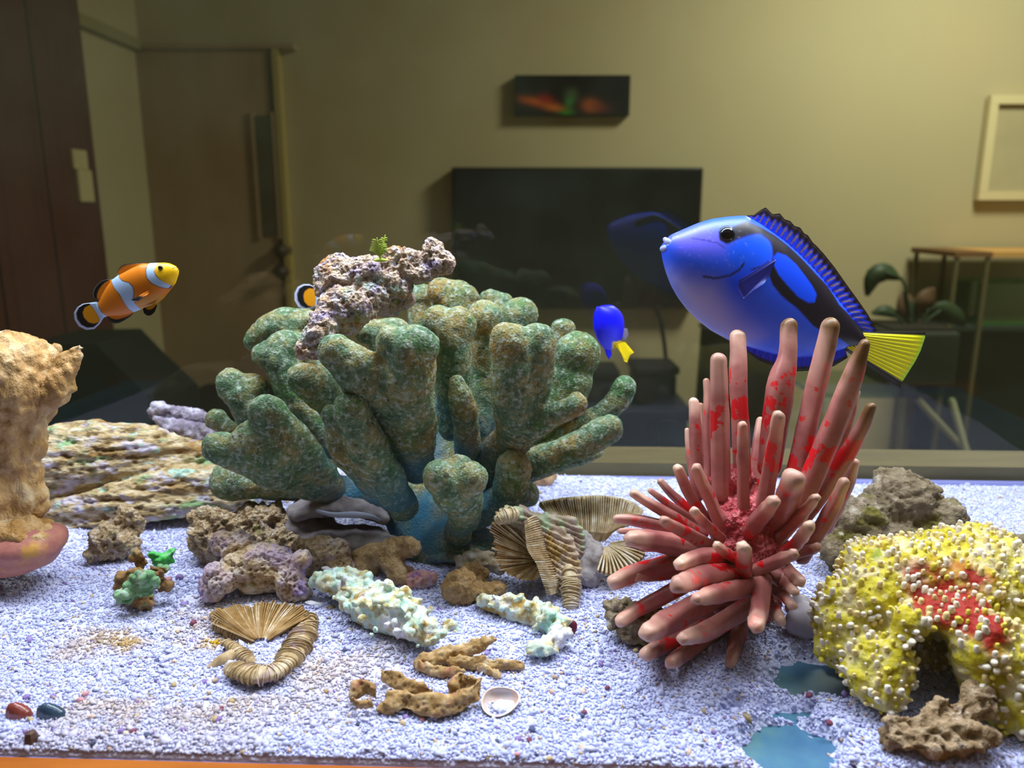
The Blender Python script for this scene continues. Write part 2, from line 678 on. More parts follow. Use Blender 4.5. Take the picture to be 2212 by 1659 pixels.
# media console with black boxes below the television
navy = plain('dark_navy_plastic', (20, 25, 40), 0.5)
con = thing('media_console', 'low black media console standing below the television', 'console', (at(1330, 1000, 2.7)[0], 2.75, 0))
a, b, c, d = wrect(940, 885, 1492, 1030, 2.62)
mk('top', *bevbox(((a + b) / 2, 2.78, d - .02), (b - a, 0.34, .04), .005), navy, con, False)
for x in np.linspace(a + .03, b - .03, 4):
    mk('side_panel', *box((x, 2.79, (d - .04) / 2), (.04, .3, d - .04)), navy, con, False)
mk('shelf', *box(((a + b) / 2, 2.79, c + .02), (b - a - .04, .3, .03)), navy, con, False)
mk('back_panel', *box(((a + b) / 2, 2.93, (d - .04) / 2), (b - a - .04, .01, d - .04)), blk, con, False)
for (x0, x1, y0, lab) in ((1372, 1462, 792, 'dark blue black box with a lid standing on the media console under the cable'), (1272, 1334, 800, 'rounded black speaker on the media console behind the small blue fish')):
    a_, b_, c_, d_ = wrect(x0, y0, x1, 890, 2.68)
    s = thing('black_box', lab, 'box', ((a_ + b_) / 2, 2.75, d))
    mk('body', *bevbox(((a_ + b_) / 2, 2.76, (d + d_ - .03) / 2), (b_ - a_, .16, d_ - .03 - d + .002), .012), navy, s, False)
    mk('lid', *bevbox(((a_ + b_) / 2, 2.76, d_ - .015), (b_ - a_ + .015, .175, .03), .008), navy, s, False)

# brown planter pot hidden partly by the big blue fish
pot_m = plain('brown_pot_clay', (56, 50, 42), 0.7)


def lathe(c, prof, seg=24):
    V = [(c[0] + r * math.cos(2 * math.pi * k / seg), c[1] + r * math.sin(2 * math.pi * k / seg), c[2] + z) for r, z in prof for k in range(seg)]
    Fc = [(i * seg + k, i * seg + (k + 1) % seg, (i + 1) * seg + (k + 1) % seg, (i + 1) * seg + k) for i in range(len(prof) - 1) for k in range(seg)]
    return np.array(V), Fc


pc_ = at(1575, 1000, 2.6)
o = mk('floor_pot', *lathe((pc_[0], 2.6, 0), [(.001, 0), (.11, 0), (.13, .3), (.12, .8), (.13, at(1575, 705, 2.6)[2]), (.115, at(1575, 705, 2.6)[2]), (.10, .85), (.001, .84)]), pot_m, None, loc=(pc_[0], 2.6, 0))
tag(o, 'tall dark brown pot standing on the floor behind the red coral', 'pot')

# low metal frame bench with a dark planter and a potted plant
steel = plain('bench_steel', (170, 172, 140), 0.35, 0.5, 0.3)
dkg = plain('dark_green_grey', (38, 46, 42), 0.6)
YP = 2.3
bench = thing('metal_bench', 'low bench with slim pale metal legs and a glass top under the plant', 'bench', (at(1970, 1000, YP)[0], YP, 0))
zt = at(1970, 853, YP)[2]
a, b = at(1760, 855, YP)[0], at(2088, 855, YP)[0]
mk('top', *box(((a + b) / 2, YP + .16, zt), (b - a, .34, .014)), glassmat('bench_top_glass', (.6, .75, .66), .1), bench, False)
for (x0, y0, x1, y1, Y0, Y1) in ((2056, 866, 2096, 1010, YP, YP - .05), (1985, 866, 2040, 925, YP + .26, YP + .29), (1950, 866, 1945, 910, YP + .3, YP + .3), (1780, 866, 1750, 1000, YP, YP)):
    p0, p1 = at(x0, y0, Y0), at(x1, y1, Y1)
    p1 = p0 + (p1 - p0) * ((p0[2] - 0.01) / (p0[2] - p1[2]))
    mk('leg', *tube([p0, p1], [.011, .011], 10), steel, bench)
pl = thing('dark_planter', 'square dark planter box on the glass bench holding the plant', 'planter', (at(1985, 850, YP)[0], YP + .2, zt))
a, b, c, d = wrect(1910, 716, 2062, 850, YP + .1)
mk('box_wall', *bevbox(((a + b) / 2, YP + .2, (zt + d) / 2 + .003), (b - a, .24, d - zt - .006), .01), dkg, pl, False)
mk('soil', *bevbox(((a + b) / 2, YP + .2, d), (b - a - .03, .2, .02), .006), plain('planter_soil', (30, 26, 20), .95), pl, False)
plant = thing('leafy_plant', 'blurred dark green plant with arching leaves in the square planter', 'plant', ((a + b) / 2, YP + .2, d))
leafg = plain('plant_leaf', (44, 62, 40), 0.5)
leafb = plain('plant_leaf_brown', (88, 66, 46), 0.6)


def leaf(stem, tip, wid, mat, parent, name='leaf', n=9):
    q = smooth_path(tip, n)
    pth = np.array([at(*v) for v in q])
    T_ = np.gradient(pth, axis=0)
    side = np.cross(T_, (0, 1, 0.0))
    side /= np.linalg.norm(side, axis=1)[:, None] + 1e-9
    w_ = wid * np.sin(np.linspace(.12, math.pi - .05, n)) ** .8
    lf = mk(name, *slab(pth - side * w_[:, None] + np.array((0, .012, 0)), pth + side * w_[:, None], .004), mat, parent)
    s = smooth_path(stem, 8)
    mk('stem', *tube(np.array([at(*v) for v in s]), [.005] * 8, 8), leafg, lf)


YQ = YP + .2
leaf([(1975, 715, YQ), (1960, 650, YQ), (1950, 605, YQ), (1915, 590, YQ)], [(1945, 602, YQ), (1915, 588, YQ), (1888, 600, YQ), (1874, 640, YQ)], .03, leafg, plant)
leaf([(1975, 715, YQ), (1970, 690, YQ), (1962, 650, YQ)], [(1962, 700, YQ), (1960, 665, YQ), (1950, 630, YQ)], .035, leafb, plant)
leaf([(1985, 715, YQ), (1995, 690, YQ), (2005, 670, YQ)], [(1985, 680, YQ), (2000, 650, YQ), (2020, 622, YQ)], .035, leafb, plant)
leaf([(1985, 715, YQ), (2005, 690, YQ), (2030, 672, YQ)], [(2005, 680, YQ), (2035, 668, YQ), (2065, 685, YQ), (2085, 705, YQ)], .03, leafg, plant)
leaf([(1965, 715, YQ), (1945, 690, YQ), (1925, 676, YQ)], [(1945, 685, YQ), (1915, 672, YQ), (1885, 678, YQ)], .018, leafg, plant)
leaf([(1970, 715, YQ), (1968, 700, YQ), (1965, 690, YQ)], [(1970, 712, YQ), (1978, 670, YQ), (1985, 640, YQ)], .022, leafg, plant)

# wooden topped metal rack with a green glass tank at the right
YR = 2.67
rack = thing('metal_rack', 'slim metal rack with a two tone wooden top at the right wall', 'rack', (at(2200, 800, YR)[0], YR, 0))
tan_w, brn_w = plain('rack_light_wood', (196, 150, 88), .6), plain('rack_dark_wood', (112, 78, 48), .6)
z1 = at(2140, 550, YR)[2]
xa, xb, xc = at(2064, 550, YR)[0], at(2145, 550, YR)[0], at(2420, 550, YR)[0]
mk('top_board', *box(((xa + xb) / 2, YR + .15, z1), (xb - xa, .3, .018)), brn_w, rack, False)
mk('top_board', *box(((xb + xc) / 2, YR + .15, z1), (xc - xb, .3, .018)), tan_w, rack, False)
mt = plain('rack_metal', (90, 84, 58), .5)
for x in (xa + .012, at(2132, 600, YR)[0], xc - .02):
    for yy in (YR + .01, YR + .28):
        mk('leg', *box((x, yy, z1 / 2), (.012, .012, z1)), mt, rack, False)
z2 = at(2140, 712, YR)[2]
mk('shelf', *box(((xa + xc) / 2, YR + .15, z2), (xc - xa, .28, .015)), dkg, rack, False)
mk('cabinet_panel', *box(((xa + xc) / 2 + .02, YR + .2, z2 / 2), (xc - xa - .1, .16, z2 - .02)), dkg, rack, False)
gt = thing('small_glass_tank', 'small empty tank of green tinted glass on the rack shelf', 'tank', (at(2200, 705, YR)[0], YR + .15, z2))
gm = glassmat('green_tank_glass', (.55, .78, .52), .12)
a, b, c, d = wrect(2124, 608, 2380, 708, YR + .04)
for s in (((a + b) / 2, YR + .05, (z2 + d) / 2, b - a, .006, d - z2 - .016), ((a + b) / 2, YR + .25, (z2 + d) / 2, b - a, .006, d - z2 - .016), (a, YR + .15, (z2 + d) / 2, .006, .2, d - z2 - .016), (b, YR + .15, (z2 + d) / 2, .006, .2, d - z2 - .016)):
    mk('pane', *box(s[:3], s[3:]), gm, gt, False)
mk('bottom', *box(((a + b) / 2, YR + .15, z2 + .011), (b - a, .2, .01)), plain('tank_green_bottom', (70, 120, 70), .6), gt, False)

# black sofa arm and a dark bag at the left
sofa = thing('black_sofa', 'black sofa with a sloping arm standing by the left wall', 'sofa', (at(200, 900, 2.0)[0], 2.0, 0))
fab = plain('sofa_black_fabric', (22, 26, 26), .85)
pr = [at(-60, 745, 1.95), at(205, 742, 1.95), at(262, 800, 1.95), at(345, 876, 1.95), at(380, 1000, 1.95), at(-60, 1000, 1.95)]
pv = np.array([(max(p[0], XL + .11), 1.95, max(p[2], .05)) for p in pr])
pv[4, 2] = pv[5, 2] = 0.03
pv2 = pv + np.array((0, .25, 0))
n = len(pv)
sa = mk('arm', np.vstack([pv, pv2]), [tuple(range(n)), tuple(range(2 * n - 1, n - 1, -1))] + [(i, i + n, (i + 1) % n + n, (i + 1) % n) for i in range(n)], fab, sofa, False)
mk('seat', *bevbox((pv[3, 0] - .02, 2.6, .3), (.5, .55, .5), .05), fab, sofa, False)
o = lump('black_bag', [ell(at(288, 806, 2.55), (.07, .07, .035)), ell(at(306, 792, 2.55), (.045, .06, .03)), ell(at(276, 812, 2.55), (.06, .06, .03))], fab, None, voxel=.012, smooth=3)
tag(o, 'small dark soft bag lying on the sofa against the wall', 'bag')

# ================================================================== the aquarium
TH = math.tan(math.radians(2.2))          # the tank stands slightly turned to the camera


def yf(x):
    return 0.2385 - TH * (x + 0.08)       # inside of the front pane


def yb(x):
    return 0.538 - TH * x


XW = 0.46
ZB = ZS - 0.006


def prism_xy(pts, z0, z1):
    n = len(pts)
    V = [(x, y, z0) for x, y in pts] + [(x, y, z1) for x, y in pts]
    return np.array(V), [tuple(range(n - 1, -1, -1)), tuple(range(n, 2 * n))] + [(i, (i + 1) % n, n + (i + 1) % n, n + i) for i in range(n)]


tank = thing('aquarium', 'rimless glass aquarium with clear panes and a blue bottom', 'aquarium', (0, .39, ZB - .008))
clear = glassmat('tank_glass', (0.97, 0.99, 0.98), 0.03)
dirty = glassmat('tank_glass_back', (0.90, 0.95, 0.90), 0.035, 0.02, ((.45, .55, .35), (5, 5, 5), .35, .8, .02))
ZT = ZS + 0.36
sil = plain('silicone_bead', (128, 132, 190), .4)
bot_m = rockmat('tank_bottom_blue', [(.3, (58, 98, 140)), (.5, (74, 120, 146)), (.7, (104, 140, 130))], 30, bump=None, rough=.35)
fpane = mk('front_pane', *prism_xy([(-XW, yf(-XW) - .004), (XW, yf(XW) - .004), (XW, yf(XW)), (-XW, yf(-XW))], ZB, ZT), clear, tank, False)
mk('back_pane', *prism_xy([(-XW, yb(-XW)), (XW, yb(XW)), (XW, yb(XW) + .005), (-XW, yb(-XW) + .005)], ZB, ZT), dirty, tank, False)
mk('side_pane', *prism_xy([(-XW - .005, yf(-XW)), (-XW, yf(-XW)), (-XW, yb(-XW)), (-XW - .005, yb(-XW))], ZB, ZT), clear, tank, False)
mk('side_pane', *prism_xy([(XW, yf(XW)), (XW + .005, yf(XW)), (XW + .005, yb(XW)), (XW, yb(XW))], ZB, ZT), clear, tank, False)
mk('bottom_pane', *prism_xy([(-XW, yf(-XW) - .004), (XW, yf(XW) - .004), (XW, yb(XW) + .005), (-XW, yb(-XW) + .005)], ZB - .008, ZB), bot_m, tank, False)
mk('silicone_seam', *tube([(-XW, yf(-XW) + .0004, ZB + .0008), (XW, yf(XW) + .0004, ZB + .0008)], [.0016, .0016], 8), sil, fpane)
mk('back_seam', *tube([(-XW, yb(-XW), ZB + .001), (XW, yb(XW), ZB + .001)], [.003, .003], 8), sil, tank)

oak = rockmat('orange_wood', [(.3, (176, 90, 20)), (.7, (208, 120, 36))], 12, bump=(60, .2, .001), rough=.5, stretch=(1, 8, 8))
brn = rockmat('brown_wood', [(.3, (104, 84, 56)), (.7, (128, 104, 70))], 12, bump=(60, .2, .001), rough=.6, stretch=(1, 8, 8))
stand = thing('aquarium_stand', 'orange brown wooden cabinet under the aquarium with a raised edge', 'stand', (0, .39, 0))
mk('cabinet', *prism_xy([(-XW - .02, yf(-XW) - .014), (XW + .02, yf(XW) - .014), (XW + .02, yb(XW) + .05), (-XW - .02, yb(-XW) + .05)], 0.005, ZB - .0085), oak, stand, False)
dz = -0.0062
mk('front_edge', *prism_xy([(-XW - .02, yf(-XW) - .012), (XW + .02, yf(XW) - .012), (XW + .02, yf(XW) - .0045), (-XW - .02, yf(-XW) - .0045)], ZB - .0086, ZB - dz), oak, stand, False)
mk('back_edge', *prism_xy([(-XW - .02, yb(-XW) + .0055), (XW + .02, yb(XW) + .0055), (XW + .02, yb(XW) + .045), (-XW - .02, yb(-XW) + .045)], ZB - .0086, ZB + .012), brn, stand, False)

lampb = thing('aquarium_lamp', 'long white lamp housing hung above the aquarium', 'lamp', (0.02, 0.380, ZS + .4345))
mk('housing', *bevbox((0.02, .380, ZS + .45), (.86, .18, .03), .006), plain('lamp_housing', (220, 220, 225), .4), lampb, False)

# ------------------------------------------------------------------ sand
BARE = [  # places where the bottom shows through the sand (picture outlines on the sand)
    [(1588, 1590), (1625, 1550), (1660, 1538), (1700, 1532), (1752, 1552), (1790, 1560), (1815, 1590), (1805, 1625), (1770, 1660), (1720, 1664), (1650, 1640), (1610, 1612)],
    [(1632, 1512), (1690, 1506), (1756, 1506), (1752, 1530), (1690, 1534), (1640, 1524)],
    [(1562, 1508), (1590, 1506), (1590, 1524), (1566, 1524)],
    [(1680, 1420), (1720, 1400), (1790, 1405), (1850, 1450), (1850, 1490), (1760, 1486), (1700, 1480), (1660, 1450)],
]


def inpoly(P, poly):
    poly = np.asarray(poly, float)
    x, y = P[:, 0], P[:, 1]
    ins = np.zeros(len(P), bool)
    dist = np.full(len(P), 1e9)
    n = len(poly)
    for i in range(n):
        a, b = poly[i], poly[(i + 1) % n]
        cnd = ((a[1] > y) != (b[1] > y))
        xi = (b[0] - a[0]) * (y - a[1]) / ((b[1] - a[1]) if abs(b[1] - a[1]) > 1e-12 else 1e-12) + a[0]
        ins ^= cnd & (x < xi)
        e = b - a
        t = np.clip(((x - a[0]) * e[0] + (y - a[1]) * e[1]) / (e @ e + 1e-20), 0, 1)
        dist = np.minimum(dist, np.hypot(x - a[0] - t * e[0], y - a[1] - t * e[1]))
    return np.where(ins, dist, -dist)       # > 0 inside


BAREW = [[tuple(sand_at(px, py)[:2]) for px, py in pl_] for pl_ in BARE]


def bare(XY):
    s = np.full(len(XY), -1.0)
    for pl_ in BAREW:
        s = np.maximum(s, inpoly(XY, pl_))
    P3 = np.c_[XY, np.zeros(len(XY))]
    return s + 0.0016 * fbm(P3, 260, 3, 5)


def sandz(XY):
    P3 = np.c_[XY, np.zeros(len(XY))]
    k = np.clip((XY[:, 1] - .36) / .18, 0, 1)
    k = k * k * (3 - 2 * k)
    front = np.clip((XY[:, 1] - .25) / .05, 0, 1)
    z = ZS + front * .0012 * fbm(P3, 22, 3, 3) - (.0015 + .018 * (XY[:, 0] - .03)) * k + .0005 * fbm(P3, 130, 2, 9) * front
    z = np.maximum(z, ZB + .0012)
    e = np.clip((XY[:, 1] - yf(XY[:, 0])) / .007, 0, 1)
    z = ZB + .0006 + (z - ZB - .0006) * np.sqrt(1 - (1 - e) ** 2 * .92)
    s = bare(XY)
    z = np.where(s > -.004, z - np.clip((s + .004) / .005, 0, 1) * .0068, z)
    return z


nx, ny = 420, 300
gx = np.linspace(-.40, .40, nx)
SV, SXY = [], []
for j in range(ny):
    t = j / (ny - 1)
    y = yf(gx) + .0006 + (yb(gx) - yf(gx) - .0006) * t
    SXY.append(np.c_[gx, y])
SXY = np.vstack(SXY)
SV = np.c_[SXY, sandz(SXY)]
SFc = [(j * nx + i, j * nx + i + 1, (j + 1) * nx + i + 1, (j + 1) * nx + i) for j in range(ny - 1) for i in range(nx - 1)]
# front skirt against the glass
sk = len(SV)
SV = np.vstack([SV, np.c_[SXY[:nx], np.full(nx, ZB + .0002)]])
SFc += [(i, sk + i, sk + i + 1, i + 1) for i in range(nx - 1)]


def sandcol(P, r):
    """colour of the sand: lavender white with rusty stained fields"""
    st_ = np.clip((fbm(np.c_[P[:, :2], np.zeros(len(P))], 38, 4, 21) - .05) * 1.6, 0, 1)
    c0 = np.array(sand_at(430, 1400))[:2]
    fall = np.exp(-(((P[:, 0] - c0[0]) / .075) ** 2 + ((P[:, 1] - c0[1]) / .05) ** 2))
    st_ = (st_ * fall * 1.1 + .12 * fall)[:, None]
    base = np.array(lin((198, 202, 240)))
    rust = np.array(lin((190, 160, 112)))
    return base * (1 - st_) + rust * st_


sm, nt, b_ = newmat('coral_sand', .9, .15)
a_ = nt.nodes.new('ShaderNodeAttribute'); a_.attribute_name = 'Col'
v_ = coords(nt)
gr = noise(nt, v_, 520, 3.0, .7)
colr = mix(nt, ramp(nt, gr, [(.35, (.0,) * 3), (.6, (1,) * 3)]), a_.outputs['Color'], lin((214, 218, 250)))
nt.links.new(colr, b_.inputs['Base Color'])
vo = nt.nodes.new('ShaderNodeTexVoronoi'); vo.inputs['Scale'].default_value = 620
nt.links.new(v_, vo.inputs['Vector'])
bp = nt.nodes.new('ShaderNodeBump'); bp.inputs['Strength'].default_value = .8; bp.inputs['Distance'].default_value = .0009; bp.invert = True
nt.links.new(vo.outputs['Distance'], bp.inputs['Height'])
nt.links.new(bp.outputs[0], b_.inputs['Normal'])
sand = thing('sand_bed', 'lavender white coarse coral sand covering the aquarium bottom', 'sand', (0, .39, ZB))
sand['kind'] = 'stuff'
o = mk('sand_surface', SV, SFc, sm, sand, col=sandcol(SV, None)); o['kind'] = 'stuff'

# grains: tens of thousands of little flakes lying on the surface
NG = 115000
u = rng.random((NG * 2, 2))
gxs = -.398 + .796 * u[:, 0]
ty = u[:, 1] ** 1.55
gys = yf(gxs) + .0016 + (yb(gxs) - yf(gxs) - .003) * ty
keep = (np.abs(gxs) < (gys * .70 + .012)) | (rng.random(NG * 2) < .35)
XY = np.c_[gxs, gys][keep][:NG]
bs = bare(XY)
XY = XY[(bs < .0005) | ((rng.random(len(XY)) < .06) & (bs < .003))]
n = len(XY)
gz = sandz(XY) + .0001
octv = np.array([(1, 0, 0), (-1, 0, 0), (0, 1, 0), (0, -1, 0), (0, 0, 1), (0, 0, -1)], float)
octf = np.array([(0, 2, 4), (2, 1, 4), (1, 3, 4), (3, 0, 4), (2, 0, 5), (1, 2, 5), (3, 1, 5), (0, 3, 5)])
size = (.00042 + .00055 * rng.random(n) ** 1.6)[:, None] * (1 + .9 * (rng.random((n, 1)) < .06))
sc = size * np.c_[.8 + .9 * rng.random(n), .7 + .5 * rng.random(n), .35 + .4 * rng.random(n)]
q = rng.normal(size=(n, 4)); q[:, 1:3] *= .45
q /= np.linalg.norm(q, axis=1)[:, None]
w_, x_, y_, z_ = q.T
R = np.stack([np.stack([1 - 2 * (y_ * y_ + z_ * z_), 2 * (x_ * y_ - z_ * w_), 2 * (x_ * z_ + y_ * w_)], 1), np.stack([2 * (x_ * y_ + z_ * w_), 1 - 2 * (x_ * x_ + z_ * z_), 2 * (y_ * z_ - x_ * w_)], 1), np.stack([2 * (x_ * z_ - y_ * w_), 2 * (y_ * z_ + x_ * w_), 1 - 2 * (x_ * x_ + y_ * y_)], 1)], 1)
GV = np.einsum('nij,nkj->nki', R, octv[None] * sc[:, None, :]) * (1 + .25 * rng.random((n, 6, 1))) + np.c_[XY, gz + sc[:, 2] * .4][:, None, :]
GF = (octf[None] + (np.arange(n) * 6)[:, None, None]).reshape(-1, 3)
gc = sandcol(np.c_[XY, gz], None)
rr = rng.random(n)
gc = gc * (.82 + .30 * rng.random((n, 1)))
for lo, hi, cc in ((.0, .012, (150, 132, 190)), (.012, .02, (120, 96, 150)), (.02, .035, (196, 168, 150)), (.035, .042, (88, 92, 130)), (.042, .06, (190, 166, 128))):
    s_ = (rr >= lo) & (rr < hi)
    gc[s_] = np.array(lin(cc)) * (.8 + .4 * rng.random((s_.sum(), 1)))
gc = np.clip(gc, 0, .95)
me = bpy.data.meshes.new('sand_grains')
org = ORG[sand.name]
vv = (GV.reshape(-1, 3) - org)
me.vertices.add(len(vv)); me.vertices.foreach_set('co', vv.ravel())
me.loops.add(len(GF) * 3); me.loops.foreach_set('vertex_index', GF.ravel().astype(np.int32))
me.polygons.add(len(GF)); me.polygons.foreach_set('loop_start', np.arange(0, len(GF) * 3, 3, dtype=np.int32))
me.update(calc_edges=True)
me.validate()
setcol(me, np.repeat(gc, 6, axis=0))
me.materials.append(vcmat('sand_grain', .85, .2))
o = bpy.data.objects.new('sand_grains', me)
COL.objects.link(o)
o.parent = sand
o['kind'] = 'stuff'


# ================================================================== big green coral ornament
def pits(scale, amp, seed=0, lo=.55):
    """sponge like pits: negative displacement at cell centres"""
    return lambda P, N: -amp * np.clip(1 - worley(P, scale, seed) / lo, 0, 1)


def rough(scale, amp, octv=3, seed=0):
    return lambda P, N: amp * fbm(P, scale, octv, seed)


def addd(*fs):
    return lambda P, N: sum(f(P, N) for f in fs)


CC = at(905, 1060, .42)


def green_col(P, N):
    d = np.linalg.norm((P - CC) * np.array((1, 1, 1.15)), axis=1)
    blue = np.clip((.075 - d) / .035, 0, 1) * np.clip(.62 + .8 * fbm(P, 60, 3, 31), 0, 1)
    return np.c_[blue, np.zeros(len(P)), np.zeros(len(P))]


green_m = rockmat('green_coral_stone', [(.28, (52, 80, 64)), (.40, (76, 104, 76)), (.50, (100, 124, 94)), (.60, (134, 128, 82)), (.74, (154, 168, 146))], 90,
                  [((146, 116, 58), 36, .50, .68, 3.1), ((64, 106, 54), 50, .52, .70, 7.7), ((164, 176, 166), 420, .50, .70, 1.3), ((74, 82, 62), 380, .54, .68, 5.3)],
                  bump=(1300, .8, .0007), pits=(800, .6, .0006), rough=.8, vcol=((56, 112, 142), None, None))
green = thing('green_coral', 'large green and blue coral ornament with many thick rounded lobes', 'coral', at(950, 1195, .41))
gd = addd(lambda P, N: .0006, rough(60, .0016, 2, 4), rough(300, .0004, 3, 8), pits(480, .0006, 3, .4))


def lobe(*parts, vox=.0014):
    return lump('lobe', list(parts), green_m, green, voxel=vox, smooth=4, disp=gd, col=green_col)


R0 = (880, 1050, .42, 60)
lump('trunk', [T([(940, 1165, .405, 84), (920, 1090, .425, 100), (910, 1010, .44, 84), (930, 920, .45, 60)], .7), T([(560, 1062, .42, 16), (700, 1060, .42, 34), (860, 1085, .42, 50)], .8),
               T([(920, 1050, .43, 60), (1090, 1020, .43, 44)]), T([(900, 1000, .44, 60), (760, 900, .45, 44)]), T([(980, 980, .445, 60), (1080, 860, .455, 40)])],
     green_m, green, voxel=.0025, smooth=6, disp=gd, col=green_col)
lump('base_plate', [E(985, 1178, .402, 95, 20, 90), E(1020, 1168, .41, 70, 22, 60), E(905, 1182, .40, 50, 14, 50)], green_m, green, voxel=.0018, smooth=4, disp=rough(120, .001, 3, 2), col=green_col)
TAPER[0] = True
lobe(T([(553, 738, .445, 26), (600, 700, .445, 36), (660, 695, .445, 36)], 1.0), T([(620, 715, .445, 34), (690, 800, .44, 40), (760, 920, .43, 40)]))
lobe(T([(578, 768, .42, 33), (615, 748, .42, 38), (650, 752, .425, 32)], 1.0), T([(605, 765, .42, 42), (635, 840, .42, 42), (720, 960, .42, 45)]))
lobe(E(502, 830, .415, 36, 42, 34, 15), E(545, 838, .42, 36, 36, 30), T([(515, 845, .415, 36), (560, 900, .42, 40), (680, 980, .42, 45)]))
lobe(T([(575, 892, .365, 42), (640, 965, .375, 54), (710, 1050, .40, 52)], .75), T([(480, 966, .37, 40), (590, 1015, .375, 48), (710, 1055, .40, 50)], .75), E(545, 955, .367, 62, 50, 34, 30), E(590, 985, .370, 60, 55, 36))
lobe(E(468, 908, .425, 26, 26), T([(470, 910, .425, 22), (580, 980, .425, 30)]))
lobe(E(500, 1038, .41, 45, 44, 40), T([(505, 1040, .41, 36), (640, 1050, .41, 34)]))
lobe(T([(760, 888, .352, 42), (790, 960, .358, 46), (835, 1040, .37, 46), (870, 1095, .385, 42)], .85), T([(718, 900, .36, 26), (745, 970, .365, 34), (810, 1050, .375, 40)], .85))
lobe(T([(728, 762, .352, 42), (775, 800, .355, 55), (850, 880, .368, 55), (890, 980, .385, 60)], .85), T([(885, 755, .352, 56), (885, 840, .358, 58), (890, 940, .375, 58), (900, 1010, .39, 55)], .8),
     E(845, 740, .352, 38, 40, 38), E(908, 752, .352, 38, 42, 36))
lobe(T([(655, 818, .385, 38), (700, 850, .39, 46), (780, 940, .405, 50)]))
lobe(T([(790, 712, .435, 26), (860, 708, .435, 28)]), T([(825, 715, .435, 30), (850, 830, .44, 40)]))
lobe(E(948, 702, .405, 34, 42, 36), E(990, 706, .405, 38, 44, 36), T([(970, 715, .405, 48), (980, 800, .41, 44), (975, 920, .42, 45)], .9))
lobe(T([(950, 632, .46, 30), (1015, 642, .46, 27)]), T([(985, 645, .46, 36), (985, 780, .45, 45)]))
lobe(E(905, 642, .475, 32, 34), T([(905, 650, .475, 28), (930, 790, .46, 40)]))
lobe(E(1045, 690, .43, 41, 42, 36), T([(1047, 700, .43, 36), (1050, 800, .435, 34), (1030, 920, .435, 40)]))
lobe(T([(1058, 646, .475, 20), (1092, 650, .475, 20)]), T([(1075, 655, .475, 24), (1060, 780, .46, 35)]))
lobe(E(1122, 684, .45, 43, 40, 36), T([(1120, 695, .45, 38), (1095, 790, .445, 36), (1050, 900, .44, 40)]))
lobe(T([(1108, 752, .372, 50), (1112, 840, .377, 52), (1118, 925, .39, 50), (1050, 1010, .41, 50)], .85), E(1163, 738, .375, 38, 42, 36), T([(1160, 750, .375, 38), (1150, 850, .38, 42), (1130, 930, .39, 45)], .85),
     T([(1243, 876, .368, 27), (1190, 900, .374, 30), (1130, 935, .388, 40)]), E(1090, 745, .372, 34, 46, 34))
lobe(E(1215, 708, .445, 30, 22), T([(1212, 715, .445, 26), (1180, 800, .445, 35)]))
lobe(E(1248, 768, .415, 54, 52, 44), E(1235, 815, .415, 46, 52, 40), T([(1240, 820, .415, 46), (1190, 900, .42, 45), (1100, 980, .425, 50)]))
lobe(T([(1346, 838, .415, 27), (1325, 872, .415, 28), (1270, 915, .415, 30), (1120, 1000, .42, 45)]))
lobe(T([(1317, 925, .395, 28), (1270, 950, .395, 33), (1190, 985, .40, 34), (1080, 1030, .41, 45)]))
lobe(T([(988, 828, .385, 20), (1000, 870, .387, 26), (1010, 960, .40, 28), (1000, 1020, .41, 40)]))
lobe(E(950, 1028, .345, 42, 44, 38), E(1015, 1035, .345, 40, 46, 36), E(985, 1015, .352, 42, 36, 34), T([(985, 1050, .348, 54), (1005, 1100, .365, 40), (990, 1150, .39, 40)], .85))
lobe(E(1108, 1015, .385, 40, 46, 36), T([(1108, 1025, .385, 38), (1090, 1075, .395, 40), (1020, 1110, .405, 45)]))
lobe(E(1135, 1070, .42, 32, 30), T([(1130, 1070, .42, 28), (1040, 1090, .42, 40)]))
lobe(T([(1150, 1020, .435, 20), (1060, 1040, .43, 40)]))
lobe(T([(1290, 975, .44, 16), (1200, 1005, .44, 22), (1060, 1040, .43, 40)], 1.0))

TAPER[0] = False
# pitted rock lying on top of the green coral
live_m = rockmat('pink_live_rock', [(.30, (150, 122, 114)), (.42, (190, 162, 148)), (.5, (212, 188, 164)), (.60, (200, 188, 206)), (.72, (228, 222, 232))], 200,
                 [((166, 150, 190), 60, .54, .66, 2.0), ((188, 138, 84), 80, .56, .66, 5.2), ((156, 176, 84), 70, .62, .70, 9.1), ((186, 204, 196), 90, .60, .70, 4.4)],
                 bump=(1600, .9, .0009), pits=(620, 1.0, .0016), rough=.85)
o = lump('live_rock', [E(735, 602, .382, 60, 52, 40), E(800, 600, .382, 88, 44, 40, -12), E(880, 572, .385, 62, 34, 32, -20), E(944, 556, .385, 28, 42, 26, 25), E(745, 668, .372, 58, 52, 36), E(700, 705, .366, 34, 40, 28),
                       E(690, 735, .362, 32, 36, 26), E(665, 758, .36, 22, 20, 20), E(860, 645, .392, 38, 26, 26), E(838, 660, .395, 30, 16, 20), E(790, 640, .378, 60, 40, 36)],
         live_m, None, voxel=.0008, smooth=3, disp=addd(lambda P, N: .0008, rough(150, .0022, 3, 6), pits(330, .0024, 2, .5), pits(700, .0012, 5, .5)))
tag(o, 'pink and purple pitted rock lying on top of the green coral', 'rock')
fern_m = plain('green_algae_frond', (176, 196, 78), .6)
fern = thing('feathery_algae', 'tiny yellow green feathery plant growing from the pitted rock', 'plant', at(822, 556, .372))
